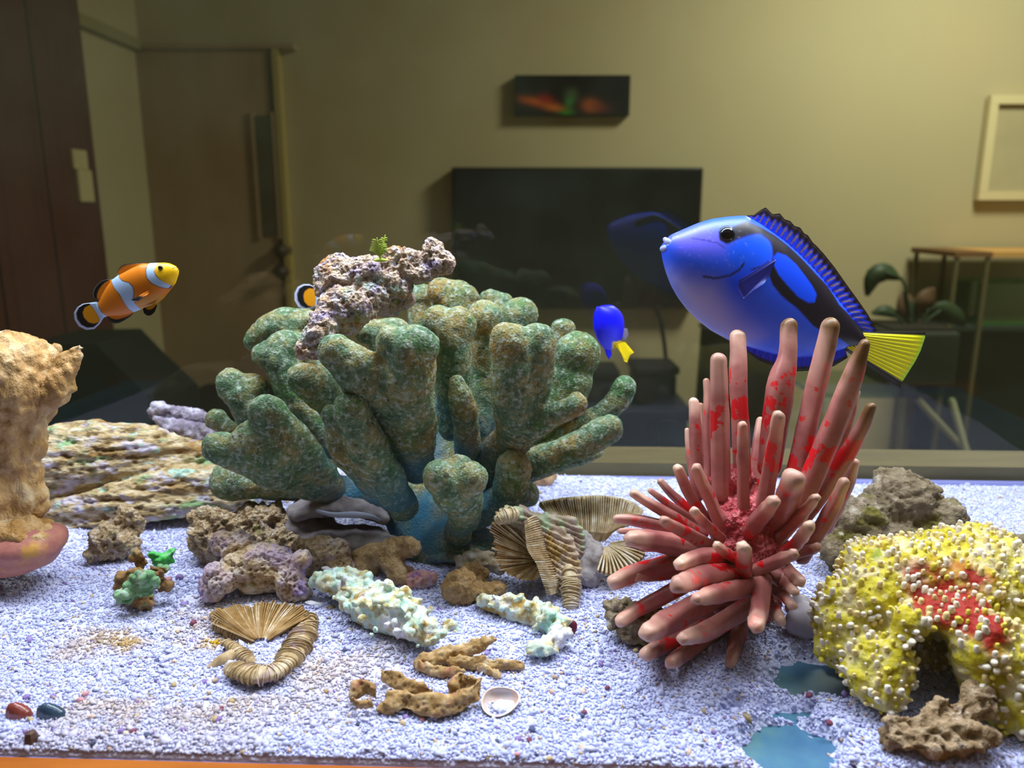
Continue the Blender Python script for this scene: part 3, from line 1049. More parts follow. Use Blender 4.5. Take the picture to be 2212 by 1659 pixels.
for stem, n_, ln in (([(822, 560, .372), (818, 540, .371), (814, 514, .37)], 8, 22), ([(822, 556, .372), (826, 535, .372), (832, 508, .372)], 6, 12)):
    q = smooth_path(stem, 12)
    sk_ = mk('stalk', *tube([at(*v) for v in q], np.linspace(.0005, .00025, 12), 8), fern_m, fern)
    for k in range(n_):
        v = q[2 + int(k * 9 / n_)]
        for s in (-1, 1):
            L = ln * (1 - .55 * k / n_)
            a, c = at(*v), at(v[0] + s * L, v[1] - L * .55, v[2] - .001)
            mk('leaflet', *tube(smooth_path([a, (a + c) / 2 + np.array((0, 0, .0006)), c], 5), [.00022, .00024, .00022, .0002, .00012], 6), fern_m, sk_)
mk('holdfast', *E(822, 562, .373, 16, 4, 10), fern_m, fern)

# ================================================================== red finger ornament
red_m = rockmat('red_coral_ceramic', [(.3, (134, 74, 74)), (.5, (162, 96, 92)), (.7, (182, 120, 110))], 50,
                [((200, 18, 30), 55, .585, .605, 2.6), ((190, 40, 42), 130, .63, .66, 8.2)], bump=(800, .15, .0003), rough=.42, spec=.45, vcol=((226, 186, 164), (112, 78, 44), None))
redc_m = rockmat('red_coral_crust', [(.3, (110, 24, 36)), (.5, (172, 50, 60)), (.65, (206, 110, 116)), (.75, (190, 20, 36))], 130, bump=(1100, .8, .0008), pits=(600, .8, .001), rough=.35, spec=.5)
red = thing('red_coral', 'red ornament bristling with thick pinkish finger shaped branches', 'coral', at(1630, 1345, .335))
Z5 = .5124


def zp(x, y):
    return 1250 + x * Z5, 630 + y * Z5


fingers = [  # (points in crop pixels with widths, depths tip -> root)
    ([(670, 190, 70), (672, 400, 80), (690, 800, 80)], .362, .345), ([(590, 290, 72), (592, 500, 84), (600, 850, 88)], .345, .338), ([(540, 378, 30), (542, 560, 36), (548, 820, 40)], .365, .35),
    ([(486, 468, 48), (488, 600, 54), (500, 860, 60)], .35, .34), ([(456, 585, 24), (466, 700, 26), (490, 860, 30)], .362, .35), ([(514, 480, 26), (518, 620, 28), (530, 820, 34)], .368, .355),
    ([(884, 145, 72), (876, 270, 84), (845, 420, 122), (800, 740, 104)], .35, .34), ([(766, 545, 40), (750, 660, 46), (745, 820, 60)], .365, .35), ([(1064, 150, 84), (1010, 380, 92), (930, 720, 96), (880, 880, 96)], .338, .335),
    ([(1205, 222, 52), (1150, 370, 92), (1070, 580, 108), (950, 860, 110), (900, 950, 100)], .322, .33), ([(1232, 490, 50), (1170, 620, 72), (1060, 800, 80), (940, 960, 80)], .328, .335),
    ([(842, 525, 56), (825, 640, 66), (780, 900, 78)], .312, .325), ([(692, 565, 44), (692, 680, 54), (696, 900, 60)], .31, .322), ([(905, 790, 100), (885, 850, 112), (850, 960, 104)], .293, .325),
    ([(1172, 425, 34), (1140, 540, 40), (1060, 760, 50)], .347, .345), ([(1166, 720, 40), (1130, 830, 52), (1040, 1000, 60)], .335, .34), ([(1118, 805, 48), (1060, 930, 66), (940, 1120, 72)], .315, .33),
    ([(1000, 870, 46), (940, 940, 56), (850, 1040, 60)], .30, .325), ([(822, 886, 60), (785, 930, 72), (720, 1010, 76)], .286, .32), ([(972, 990, 60), (920, 1060, 62), (830, 1150, 66)], .285, .32),
    ([(908, 1104, 48), (850, 1130, 60), (740, 1180, 66)], .276, .315), ([(696, 1075, 62), (696, 1120, 70), (695, 1200, 74)], .276, .312), ([(418, 745, 46), (450, 820, 54), (530, 960, 60)], .335, .34),
    ([(496, 745, 48), (530, 830, 56), (600, 980, 60)], .318, .33), ([(346, 802, 30), (395, 855, 38), (520, 970, 50)], .347, .345), ([(304, 842, 30), (370, 890, 38), (520, 990, 50)], .342, .34),
    ([(232, 852, 40), (330, 910, 52), (520, 1020, 60)], .333, .336), ([(488, 925, 44), (520, 965, 48), (600, 1040, 54)], .298, .32), ([(166, 958, 44), (280, 970, 64), (480, 1030, 66)], .33, .335),
    ([(362, 968, 52), (440, 1010, 62), (590, 1090, 66)], .298, .322), ([(178, 1012, 30), (250, 1015, 42), (420, 1050, 50)], .338, .338), ([(225, 1042, 80), (310, 1050, 104), (520, 1090, 100)], .305, .328),
    ([(584, 1070, 40), (612, 1095, 48), (670, 1130, 54)], .285, .315), ([(428, 1148, 62), (490, 1125, 78), (620, 1110, 80)], .282, .315), ([(152, 1222, 74), (260, 1180, 92), (470, 1120, 96)], .306, .328),
    ([(235, 1200, 50), (320, 1190, 74), (480, 1160, 80)], .312, .33), ([(418, 1238, 84), (500, 1210, 108), (660, 1180, 100)], .268, .312), ([(176, 1388, 58), (270, 1330, 78), (480, 1220, 84)], .296, .325),
    ([(498, 1295, 56), (580, 1275, 96), (740, 1240, 92)], .26, .31), ([(290, 1438, 90), (380, 1390, 116), (600, 1270, 106)], .27, .318), ([(440, 1462, 60), (540, 1430, 92), (730, 1320, 92)], .262, .314),
    ([(748, 1412, 72), (760, 1350, 90), (775, 1220, 90)], .262, .31), ([(284, 1525, 72), (350, 1490, 84), (540, 1370, 84)], .282, .322), ([(388, 1565, 62), (450, 1520, 80), (620, 1400, 84)], .276, .32),
    ([(638, 1565, 54), (660, 1490, 76), (700, 1340, 80)], .29, .322), ([(930, 1222, 56), (900, 1190, 62), (820, 1120, 66)], .292, .322), ([(908, 1262, 46), (880, 1230, 52), (800, 1150, 60)], .288, .318),
    ([(900, 1322, 48), (870, 1290, 56), (790, 1200, 62)], .29, .32), ([(852, 1388, 54), (825, 1340, 60), (760, 1230, 66)], .288, .318), ([(1008, 1076, 40), (970, 1090, 54), (870, 1120, 60)], .32, .33),
]
cores = [E(*zp(700, 960), .338, 88, 80, 80), E(*zp(720, 1120), .33, 92, 90, 74), E(*zp(700, 1280), .328, 80, 70, 66), E(*zp(650, 820), .345, 60, 50, 50), E(1625, 1318, .333, 55, 34, 50)]
lump('core', cores, redc_m, red, voxel=.0010, smooth=4, disp=addd(rough(180, .0022, 3, 3), pits(380, .0018, 4, .6)))
for k, (pts, y0, y1) in enumerate(fingers):
    m_ = len(pts)
    q = []
    for j, (x, y, w_) in enumerate(pts):
        gx_, gy_ = zp(x, y)
        q.append((gx_, gy_, y0 + (y1 - y0) * j / (m_ - 1), w_ * Z5 / 2 * .95))
    n_ = 18
    sp = smooth_path(q, n_)
    path = np.array([at(a, b, c) for a, b, c, r in sp])
    rad = np.array([r * P2M(c) for a, b, c, r in sp])
    seg = 20
    ph = rnd.random() * 6
    fac = rnd.choice((3, 4, 5))
    wob = [1 + -.0 + .075 * math.cos(fac * 2 * math.pi * i / seg + ph) + .025 * math.cos(2 * math.pi * i / seg * 2 + ph) for i in range(seg)]
    V, Fc = tube(path, rad, seg=seg, wob=wob, cap=5)
    nrm = np.zeros_like(V)
    V = V + .0004 * np.stack([vnoise(V, 160, 40 + i) for i in range(3)], 1)
    ntip = 5 + n_ + 5
    along = np.r_[np.repeat(np.r_[np.linspace(-.08, 0, 5), np.linspace(0, 1, n_), np.ones(5)], seg), -.08, 1]
    nz_ = fbm(V, 130, 3, 60 + k)
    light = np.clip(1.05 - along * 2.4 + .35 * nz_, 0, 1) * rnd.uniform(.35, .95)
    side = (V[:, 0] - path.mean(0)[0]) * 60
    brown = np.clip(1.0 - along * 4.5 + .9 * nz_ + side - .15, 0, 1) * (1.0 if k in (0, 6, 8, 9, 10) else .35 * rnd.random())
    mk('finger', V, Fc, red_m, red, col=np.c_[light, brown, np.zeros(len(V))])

# ================================================================== yellow cave coral
yel_m = rockmat('yellow_coral', [(.3, (150, 132, 18)), (.5, (186, 170, 30)), (.7, (208, 198, 104))], 90, [((206, 192, 150), 150, .48, .62, 3.3), ((110, 130, 20), 50, .64, .74, 8.8)],
                bump=(900, .6, .0006), pits=(500, .5, .0008), rough=.6, vcol=((150, 30, 16), (150, 140, 12), None))
yel = thing('yellow_coral', 'yellow cave shaped coral ornament covered with white knobs and a red patch', 'coral', at(2060, 1520, .285))
RED = at(2110, 1300, .262)


def ycol(P, N):
    d = np.linalg.norm((P - RED) * np.array((1, .6, 1.3)), axis=1)
    r_ = np.clip((.021 - d) / .006 + .9 * fbm(P, 110, 3, 12), 0, 1)
    return np.c_[r_, np.zeros(len(P)), np.zeros(len(P))]


yparts = [E(1960, 1270, .30, 160, 110, 150, -8), E(2080, 1260, .305, 200, 115, 170), E(2200, 1300, .30, 150, 130, 150), E(1850, 1310, .29, 92, 100, 95), E(1835, 1375, .282, 72, 80, 70), E(1890, 1440, .268, 80, 84, 70),
          E(1900, 1480, .262, 66, 44, 60), E(1960, 1365, .268, 40, 60, 50), E(2170, 1440, .262, 110, 110, 100), E(2130, 1400, .262, 72, 84, 70), E(2200, 1520, .254, 95, 72, 80), E(2050, 1330, .272, 110, 46, 60), E(2260, 1400, .28, 110, 150, 120),
          E(2050, 1420, .312, 120, 110, 90), E(2030, 1440, .298, 90, 80, 50)]
cut = merge([T([(2012, 1400, .235, 40), (2012, 1405, .262, 42), (2012, 1415, .276, 46)], 1.0), T([(2012, 1450, .23, 46), (2010, 1450, .262, 50), (2010, 1460, .274, 54)]), T([(2005, 1510, .23, 52), (2005, 1510, .258, 56), (2005, 1515, .268, 60)])])
me_, co_, no_ = remesh(*cut, .0015, 2)
cutm = (co_, [tuple(p.vertices) for p in me_.polygons])
body = lump('body', yparts, yel_m, yel, voxel=.0011, smooth=5, cutter=cutm, disp=addd(rough(70, .0034, 3, 2), rough(330, .0012, 2, 14)), col=ycol)
knob_v, knob_f = tube(smooth_path([(0, 0, -.0010), (0, 0, .0004), (.0003, 0, .0012)], 4), [.0010, .0009, .00085, .00085], 9, cap=3, ref=(1, 0, 0))
knob_v = knob_v * np.array((1.25, 1.15, 1.2)) + .00032 * np.stack([vnoise(knob_v, 1100, 70 + i) for i in range(3)], 1)
knob_m = [plain('coral_knob_white', (226, 216, 200), .6), plain('coral_knob_cream', (222, 200, 142), .6), plain('coral_knob_yellow', (208, 192, 70), .6)]
kmes = []
for m_ in knob_m:
    me = bpy.data.meshes.new('knob')
    me.from_pydata([tuple(v) for v in knob_v], [], knob_f)
    me.polygons.foreach_set('use_smooth', [True] * len(me.polygons))
    me.materials.append(m_)
    kmes.append(me)
bme = body.data
cen = np.array([p.center for p in bme.polygons]) + ORG[yel.name]
nor = np.array([p.normal for p in bme.polygons])
camp = np.array((0, 0, ZC))
view = camp - cen
view /= np.linalg.norm(view, axis=1)[:, None]
dcut = np.abs(cen[:, 0] - at(2010, 1440, .268)[0])
ok = (((nor * view).sum(1) > -.05) | (nor[:, 0] > .1) | (nor[:, 2] > .2)) & ~((dcut < .0088) & (cen[:, 2] < at(2010, 1362, .265)[2]) & (nor[:, 2] < .5) & (cen[:, 2] < ZS + .040))
idx = rng.permutation(np.nonzero(ok)[0])
sel, pts = [], []
for i in idx:
    p = cen[i]
    if all((p[0] - q[0]) ** 2 + (p[1] - q[1]) ** 2 + (p[2] - q[2]) ** 2 > .0023 ** 2 for q in pts):
        sel.append(i); pts.append(p)
    if len(sel) >= 1700:
        break
sel.sort(key=lambda i: cen[i][1] - .3 * (nor[i] * view[i]).sum() * .1 + (1 if cen[i][0] > .65 * cen[i][1] + .004 else 0))
rest = [[], [], []]
for k, i in enumerate(sel):
    zv = Vector(nor[i]).normalized()
    zv = (zv + Vector((rnd.uniform(-.3, .3), rnd.uniform(-.3, .3), rnd.uniform(0, .5)))).normalized()
    qt = zv.to_track_quat('Z', 'X')
    s = rnd.choice((.5, .65, .8, .95, 1.05, 1.2))
    wh = rnd.choice((0, 0, 0, 1, 1, 2))
    if k < 300:
        o = bpy.data.objects.new('knob', kmes[wh])
        COL.objects.link(o)
        o.parent = yel
        o.location = tuple(cen[i] - ORG[yel.name])
        o.rotation_euler = qt.to_euler()
        o.scale = (s, s, s)
    else:
        Mx = np.array(qt.to_matrix())
        rest[wh].append((knob_v * s @ Mx.T + cen[i], knob_f))
for wh in range(3):
    o = mk('small_knobs', *merge(rest[wh]), knob_m[wh], yel)
    o['kind'] = 'stuff'


# ================================================================== fish
def smst(x, a, b):
    t = np.clip((x - a) / (b - a), 0, 1)
    return t * t * (3 - 2 * t)


class Fish:
    """a fish traced in crop pixels: px = ox + k*x, py = oy + k*y, in a plane at depth Y that turns by 'yaw' per metre"""

    def __init__(self, root_args, ox, oy, k, Y, yaw=0.0, xc=1000.0, rot=0.0, piv=(0, 0)):
        self.rot, self.piv = math.radians(rot), piv
        self.ox, self.oy, self.k, self.Y, self.yaw, self.xc = ox, oy, k, Y, yaw, xc
        name, label, cat, (bx, by) = root_args
        self.root = thing(name, label, cat, self.p(bx, by))

    def p(self, x, y, off=0.0):
        if self.rot:
            dx, dy = x - self.piv[0], y - self.piv[1]
            x = self.piv[0] + dx * math.cos(self.rot) - dy * math.sin(self.rot)
            y = self.piv[1] + dx * math.sin(self.rot) + dy * math.cos(self.rot)
        Yd = self.Y + self.yaw * (x - self.xc) * self.k * P2M(self.Y)
        q = at(self.ox + self.k * x, self.oy + self.k * y, Yd)
        return q + np.array((-self.yaw * off, off, 0))

    def body(self, top, bot, head, tail, halfthick, colf, mat, n=150, m=56, name='body', prof=None):
        head, tail = np.array(head, float), np.array(tail, float)
        ax = tail - head
        L = np.linalg.norm(ax)
        ax /= L
        pe = np.array((-ax[1], ax[0]))       # across the axis, picture coordinates

        def st(pts):
            d = np.array(pts, float) - head
            s, t = d @ ax, d @ pe
            o = np.argsort(s)
            return s[o], t[o]
        s1, t1 = st(top)
        s2, t2 = st(bot)
        S = (1 - np.cos(np.linspace(0, math.pi, n))) / 2 * (L) * .999 + L * .0005
        ta, tb = np.interp(S, s1, t1), np.interp(S, s2, t2)
        ker = np.array([1, 2, 3, 2, 1.]) / 9
        for _ in range(2):
            ta[2:-2] = np.convolve(ta, ker, 'valid'); tb[2:-2] = np.convolve(tb, ker, 'valid')
        u = S / L
        ht = halfthick * (prof(u) if prof else np.sin(np.clip(u, 0.0, 1) ** .62 * math.pi * .93 + .06) ** .9 + .02)
        V, XY = [], []
        for i in range(n):
            mid, hh = (ta[i] + tb[i]) / 2, abs(tb[i] - ta[i]) / 2
            for j in range(m):
                a = 2 * math.pi * j / m
                t = mid + hh * math.cos(a)
                xy = head + ax * S[i] + pe * t
                XY.append(xy)
                V.append(self.p(xy[0], xy[1], ht[i] * math.copysign(abs(math.sin(a)) ** 1.15, math.sin(a))))
        Fc = [(i * m + j, i * m + (j + 1) % m, (i + 1) * m + (j + 1) % m, (i + 1) * m + j) for i in range(n - 1) for j in range(m)]
        Fc += [tuple(range(m)), tuple(range((n - 1) * m + m - 1, (n - 1) * m - 1, -1))]
        XY = np.array(XY)
        return mk(name, V, Fc, mat, self.root, col=colf(XY))

    def fin(self, name, base, outer, thick, colf, mat, n=60, m=14, ripple=(0, 0), lift=(0, 0), both=True):
        A, B = resample(np.array(base, float), n), resample(np.array(outer, float), n)
        V, XY, UV = [], [], []
        for side in (1, -1):
            for i in range(n):
                for j in range(m):
                    v = j / (m - 1)
                    xy = A[i] * (1 - v) + B[i] * v
                    edge = min(1.0, 6 * (1 - v) + .15) * min(1, 8 * min(i, n - 1 - i) / n + .15)
                    off = side * thick * (1 - .6 * v) * edge * (1 + ripple[1] * math.cos(i * ripple[0])) + lift[0] + (lift[1] - lift[0]) * v
                    V.append(self.p(xy[0], xy[1], off)); XY.append(xy); UV.append((i / (n - 1), v))
        Fc = []
        g = n * m
        for i in range(n - 1):
            for j in range(m - 1):
                a = i * m + j
                Fc.append((a, a + 1, a + m + 1, a + m))
                Fc.append((g + a, g + a + m, g + a + m + 1, g + a + 1))
        rim = [i * m for i in range(n)] + [(n - 1) * m + j for j in range(1, m)] + [i * m + m - 1 for i in range(n - 2, -1, -1)] + [j for j in range(m - 2, 0, -1)]
        for a, b in zip(rim, rim[1:] + rim[:1]):
            Fc.append((a, g + a, g + b, b))
        XY, UV = np.array(XY), np.array(UV)
        return mk(name, V, Fc, mat, self.root, col=colf(XY, UV))


def paint(base, XY, layers):
    """layers: (polygon, colour, soft edge px)"""
    c = np.tile(np.array(lin(base)), (len(XY), 1)) if isinstance(base, tuple) else base
    for poly, colr, soft in layers:
        f = smst(inpoly(XY, poly), -soft, soft)[:, None]
        c = c * (1 - f) + np.array(lin(colr)) * f
    return c


def line_paint(c, XY, pts, w, colr, amt=1.0):
    d = np.full(len(XY), 1e9)
    q = np.array(pts, float)
    for a, b in zip(q[:-1], q[1:]):
        e = b - a
        t = np.clip(((XY - a) @ e) / (e @ e), 0, 1)
        d = np.minimum(d, np.linalg.norm(XY - a - t[:, None] * e, axis=1))
    f = (amt * (1 - smst(d, w * .5, w)))[:, None]
    return c * (1 - f) + np.array(lin(colr)) * f


skin = vcmat('fish_skin', .38, .45)
finm = vcmat('fish_fin', .5, .3)
eyem = plain('fish_eye', (8, 10, 16), .12, .6)

# ---------------------------------------------------------------- blue tang
tg = Fish(('blue_tang_fish', 'large royal blue fish with black markings and a yellow tail', 'fish', (1000, 1170)), 1380, 420, .3029, .385, .18, 900)
BLK, BLU = (26, 20, 34), (40, 90, 255)
ttop = [(160, 378), (185, 318), (230, 288), (320, 248), (420, 205), (520, 175), (640, 158), (760, 150), (860, 205), (940, 262), (1040, 335), (1130, 415), (1220, 505), (1300, 595), (1380, 700), (1450, 790), (1520, 880), (1575, 960), (1620, 1010)]
tbot = [(160, 385), (168, 440), (178, 490), (197, 560), (232, 650), (282, 740), (342, 820), (424, 900), (524, 978), (644, 1044), (764, 1086), (884, 1122), (1000, 1150), (1110, 1165), (1250, 1155), (1380, 1125), (1460, 1100), (1560, 1090)]
pal = [(520, 262), (630, 226), (730, 188), (820, 222), (950, 292), (1050, 372), (1150, 468), (1240, 565), (1330, 650), (1372, 720), (1402, 780), (1482, 850), (1560, 930), (1640, 1000), (1600, 1090), (1500, 1090), (1400, 1020), (1280, 980), (1180, 920), (1060, 800), (940, 710), (872, 630), (850, 570), (868, 500), (884, 440), (892, 370), (870, 320), (820, 286), (780, 280), (720, 295), (640, 318), (560, 345), (515, 320)]
oval = [(890, 440), (930, 408), (1000, 430), (1070, 490), (1130, 570), (1180, 640), (1212, 700), (1192, 755), (1140, 757), (1060, 712), (980, 630), (920, 560), (893, 500)]
belly = [(190, 560), (330, 600), (480, 640), (560, 760), (640, 860), (800, 1000), (700, 1100), (300, 900)]


def tangcol(XY):
    c = paint(BLU, XY, [(belly, (160, 158, 226), 130), ([(200, 300), (420, 230), (560, 260), (540, 400), (420, 420), (250, 400)], (100, 96, 236), 70), (pal, BLK, 7), (oval, (10, 78, 255), 6),
                        ([(640, 330), (720, 300), (820, 290), (880, 340), (880, 430), (800, 480), (680, 540), (600, 500), (560, 400)], (8, 88, 255), 30)])
    c = line_paint(c, XY, [(400, 572), (480, 585), (580, 560), (640, 520), (672, 478)], 9, (36, 26, 60))
    c = line_paint(c, XY, [(850, 470), (800, 500), (720, 525)], 8, (36, 26, 60))
    c = line_paint(c, XY, [(480, 960), (560, 1000), (640, 1040)], 8, (40, 34, 80))
    c = line_paint(c, XY, [(340, 310), (420, 320), (500, 340), (545, 375)], 7, (50, 50, 130), .7)
    sp = np.clip(vnoise(np.c_[XY, np.zeros(len(XY))], .07, 3) - .55, 0, 1)[:, None] * (inpoly(XY, [(200, 280), (700, 180), (760, 480), (300, 560)]) > 0)[:, None]
    return np.clip(c + sp * .35 * np.array((.5, .5, 1)), 0, 1)


tg.body(ttop, tbot, (158, 382), (1600, 1050), .0115, tangcol, skin, n=300, m=200)


def dorcol(XY, UV):
    c = np.tile(np.array(lin((26, 60, 245))), (len(XY), 1))
    v, u_ = UV[:, 1], UV[:, 0]
    stripe = .5 + .5 * np.cos(2 * math.pi * (u_ * 26 - v * .9))
    f = (smst(stripe, .72, .95) * smst(v, .05, .2) * (1 - smst(v, .55, .75)))[:, None]
    c = c * (1 - f) + np.array(lin((150, 120, 90))) * f
    f = smst(v + .10 * np.cos(2 * math.pi * u_ * 26), .5 + .2 * smst(u_, .5, 1), .72 + .1 * smst(u_, .5, 1))[:, None]
    return c * (1 - f) + np.array(lin((34, 20, 26))) * f


dbase = [(770, 165), (860, 215), (940, 272), (1040, 345), (1130, 425), (1220, 515), (1300, 605), (1380, 712), (1450, 800), (1520, 890), (1600, 970)]
dout = [(775, 150), (820, 146), (870, 110), (905, 92), (935, 124), (955, 142), (1005, 135), (1040, 178), (1080, 190), (1110, 225), (1150, 236), (1180, 280), (1205, 290), (1240, 343), (1270, 370), (1320, 425), (1400, 525), (1480, 640), (1560, 750), (1630, 850), (1690, 955), (1690, 985)]
tg.fin('dorsal_fin', dbase, dout, .0011, dorcol, finm, n=140, m=18, ripple=(1.2, .25))


def analcol(XY, UV):
    c = np.tile(np.array(lin((30, 52, 235))), (len(XY), 1))
    f = (smst(.5 + .5 * np.cos(2 * math.pi * (UV[:, 0] * 30 + UV[:, 1])), .6, .9) * .5)[:, None]
    c = c * (1 - f) + np.array(lin((16, 20, 120))) * f
    f = smst(UV[:, 1], .58, .75)[:, None]
    return c * (1 - f) + np.array(lin((26, 20, 40))) * f


tg.fin('anal_fin', [(640, 1036), (764, 1080), (884, 1116), (1000, 1145), (1110, 1158), (1250, 1148), (1380, 1118), (1470, 1096)],
       [(645, 1048), (760, 1115), (860, 1185), (980, 1230), (1110, 1262), (1250, 1256), (1390, 1225), (1490, 1165)], .001, analcol, finm, n=90, ripple=(1.2, .25))


def tailcol(XY, UV):
    ray = vnoise(np.c_[UV[:, 1] * 1.5, UV[:, 0] * 70, np.zeros(len(UV))], 1.0, 5)[:, None]
    c = np.array(lin((232, 226, 26))) * (1 + .14 * ray)
    f = smst(UV[:, 1], .93, 1.0)[:, None]
    c = c * (1 - f) + np.array(lin((170, 226, 70))) * f
    lower = smst(UV[:, 0], .84, .90)[:, None]
    upper = (1 - smst(UV[:, 0], .035, .07))[:, None]
    k_ = np.clip(lower + upper, 0, 1)
    return np.clip(c * (1 - k_) + np.array(lin((34, 28, 24))) * k_, 0, 1)


tg.fin('tail_fin', [(1470, 975), (1500, 1000), (1520, 1030), (1500, 1060), (1470, 1085), (1440, 1090)], [(2046, 984), (2040, 1020), (2010, 1110), (1970, 1190), (1900, 1300), (1868, 1350), (1868, 1386)], .0022, tailcol, finm, n=90, m=40, ripple=(.9, .12))


def peccol(XY, UV):
    c = np.tile(np.array(lin((26, 30, 120))), (len(XY), 1))
    f = smst(UV[:, 0], .9, 1)[:, None]
    return c * (1 - f) + np.array(lin((50, 130, 200))) * f


tg.fin('pectoral_fin', [(892, 448), (868, 500), (846, 572)], [(600, 590), (590, 645), (632, 716), (700, 660), (770, 615)], .0009, peccol, finm, n=30, m=24, lift=(-.0112, -.0165))
def tgm(x, y, off):
    return tg.p(x, y, off)
er = mk('eye_ring', *ell(tg.p(577, 285, -.0070), (.0043, .0022, .0043), sub=4), plain('tang_eye_ring', (40, 60, 90), .3), tg.root)
mk('eye', *ell(tg.p(577, 285, -.0078), (.0036, .0024, .0036), sub=4), eyem, er)
mk('eye', *ell(tg.p(577, 285, .0078), (.0031, .0022, .0031), sub=3), eyem, tg.root)
lipm = plain('tang_lips', (150, 156, 205), .4)
mk('lip', *tube(smooth_path([tg.p(186, 322, -.0004), tg.p(205, 345, -.002), tg.p(232, 368, -.0034)], 6), [.0012, .0016, .0018, .0016, .0013, .0008], 10), lipm, tg.root)
mk('lip', *tube(smooth_path([tg.p(168, 388, -.0004), tg.p(195, 380, -.002), tg.p(228, 378, -.0034)], 6), [.0014, .0018, .0018, .0016, .0013, .0008], 10), lipm, tg.root)

# ---------------------------------------------------------------- clown fish
ORA, WHI, NBL = (222, 124, 20), (176, 204, 246), (14, 12, 20)


def clown(label, ox, oy, k, Y, yaw, rot=0.0):
    cf = Fish(('clownfish', label, 'fish', (1200, 1080)), ox, oy, k, Y, yaw, 1200, rot, (450, 1090))
    top = [(1945, 330), (1895, 262), (1800, 220), (1720, 208), (1620, 210), (1480, 216), (1330, 236), (1180, 300), (1050, 370), (950, 420), (860, 490), (770, 600), (690, 740), (640, 850), (600, 862)]
    bot = [(1948, 350), (1945, 400), (1930, 450), (1890, 560), (1840, 625), (1760, 725), (1680, 820), (1560, 900), (1450, 940), (1340, 975), (1230, 1020), (1140, 1060), (1000, 1090), (880, 1090), (770, 1092), (700, 1120)]
    hband = [(1480, 190), (1625, 190), (1618, 340), (1660, 420), (1740, 490), (1855, 578), (1815, 625), (1710, 592), (1600, 530), (1520, 440), (1485, 320)]
    mband = [(840, 470), (945, 380), (1010, 450), (1090, 505), (1210, 530), (1280, 590), (1300, 670), (1280, 770), (1290, 860), (1345, 990), (1230, 1045), (1170, 950), (1110, 820), (1060, 720), (960, 620)]
    tband = [(480, 870), (612, 838), (655, 930), (705, 1020), (785, 1100), (670, 1150), (620, 1040), (560, 950)]

    def grow(pl_, g):
        c = np.mean(pl_, axis=0)
        return [tuple(np.array(q) + (np.array(q) - c) / (np.linalg.norm(np.array(q) - c) + 1e-9) * g) for q in pl_]

    def colf(XY, UV=None):
        c = paint(ORA, XY, [([(1600, 180), (2000, 180), (2000, 620), (1800, 580), (1640, 400)], (240, 186, 12), 60), ([(1300, 800), (1700, 700), (1800, 1000), (1300, 1050)], (212, 142, 16), 60)])
        for bnd in (hband, mband, tband):
            f = smst(inpoly(XY, grow(bnd, 14)), -7, 7)[:, None]
            c = c * (1 - f) + np.array(lin(NBL)) * f
            f = smst(inpoly(XY, bnd), -6, 6)[:, None]
            c = c * (1 - f) + np.array(lin(WHI)) * f
        return line_paint(c, XY, [(1950, 300), (1905, 292), (1885, 300)], 8, (120, 70, 10))
    cf.body(top, bot, (1950, 345), (640, 990), .0046, colf, skin, n=180, m=110)

    def edge(v0, v1, outer=None):
        def f_(XY, UV):
            c = colf(XY)
            f = smst(UV[:, 1], v0, v1)[:, None]
            c = c * (1 - f) + np.array(lin(NBL)) * f
            if outer:
                f = smst(UV[:, 1], outer, outer + .05)[:, None]
                c = c * (1 - f) + np.array(lin((190, 196, 226))) * f
            return c
        return f_
    cf.fin('dorsal_fin', [(1420, 225), (1330, 250), (1180, 312), (1050, 385), (945, 440)], [(1420, 214), (1320, 218), (1180, 222), (1080, 232), (1010, 262), (965, 310), (948, 360), (944, 400)], .0006, edge(.62, .95), finm, n=60)
    cf.fin('dorsal_fin', [(880, 480), (790, 600), (720, 720), (660, 830)], [(850, 478), (760, 486), (680, 510), (610, 570), (560, 640), (540, 720), (555, 790), (620, 832)], .0006, edge(.45, .62, .93), finm, n=60)
    cf.fin('anal_fin', [(1215, 1030), (1100, 1060), (960, 1070), (800, 1070)], [(1210, 1045), (1150, 1100), (1060, 1160), (980, 1200), (900, 1212), (830, 1180), (790, 1125), (790, 1090)], .0006, edge(.35, .6), finm, n=50)

    def tcol(XY, UV):
        c = np.tile(np.array(lin((188, 196, 232))), (len(XY), 1))
        o1 = [(600, 850), (490, 878), (400, 890), (310, 950), (268, 1040), (285, 1140), (350, 1230), (450, 1280), (560, 1270), (640, 1200), (665, 1140), (640, 1000)]
        o2 = [(500, 905), (570, 970), (620, 1050), (662, 1135), (640, 1190), (560, 1212), (470, 1185), (400, 1105), (380, 1030), (415, 945)]
        c = paint(c, XY, [(o1, NBL, 7), (o2, (226, 150, 16), 7), (tband, WHI, 7)])
        return c
    cf.fin('tail_fin', [(620, 860), (660, 930), (700, 1010), (740, 1090)], [(600, 850), (490, 872), (370, 885), (280, 940), (225, 1030), (238, 1150), (310, 1260), (430, 1318), (560, 1305), (650, 1220), (672, 1140)], .0007, tcol, finm, n=70, m=40)
    cf.fin('pelvic_fin', [(1640, 840), (1560, 890), (1480, 920)], [(1650, 925), (1615, 1010), (1560, 1060), (1500, 1070), (1440, 1030), (1420, 950)], .0005, edge(.35, .5), finm, n=30, lift=(-.002, -.003))
    cf.fin('pectoral_fin', [(1555, 640), (1560, 690)], [(1290, 800), (1330, 815), (1420, 815), (1530, 740)], .0005, edge(.45, .6), finm, n=30, lift=(-.0042, -.0066))
    mk('eye', *ell(cf.p(1716, 285, -.0033), (.0011, .0008, .0011), sub=3), eyem, cf.root)
    mk('eye', *ell(cf.p(1716, 285, .0033), (.0011, .0008, .0011), sub=3), eyem, cf.root)
    return cf


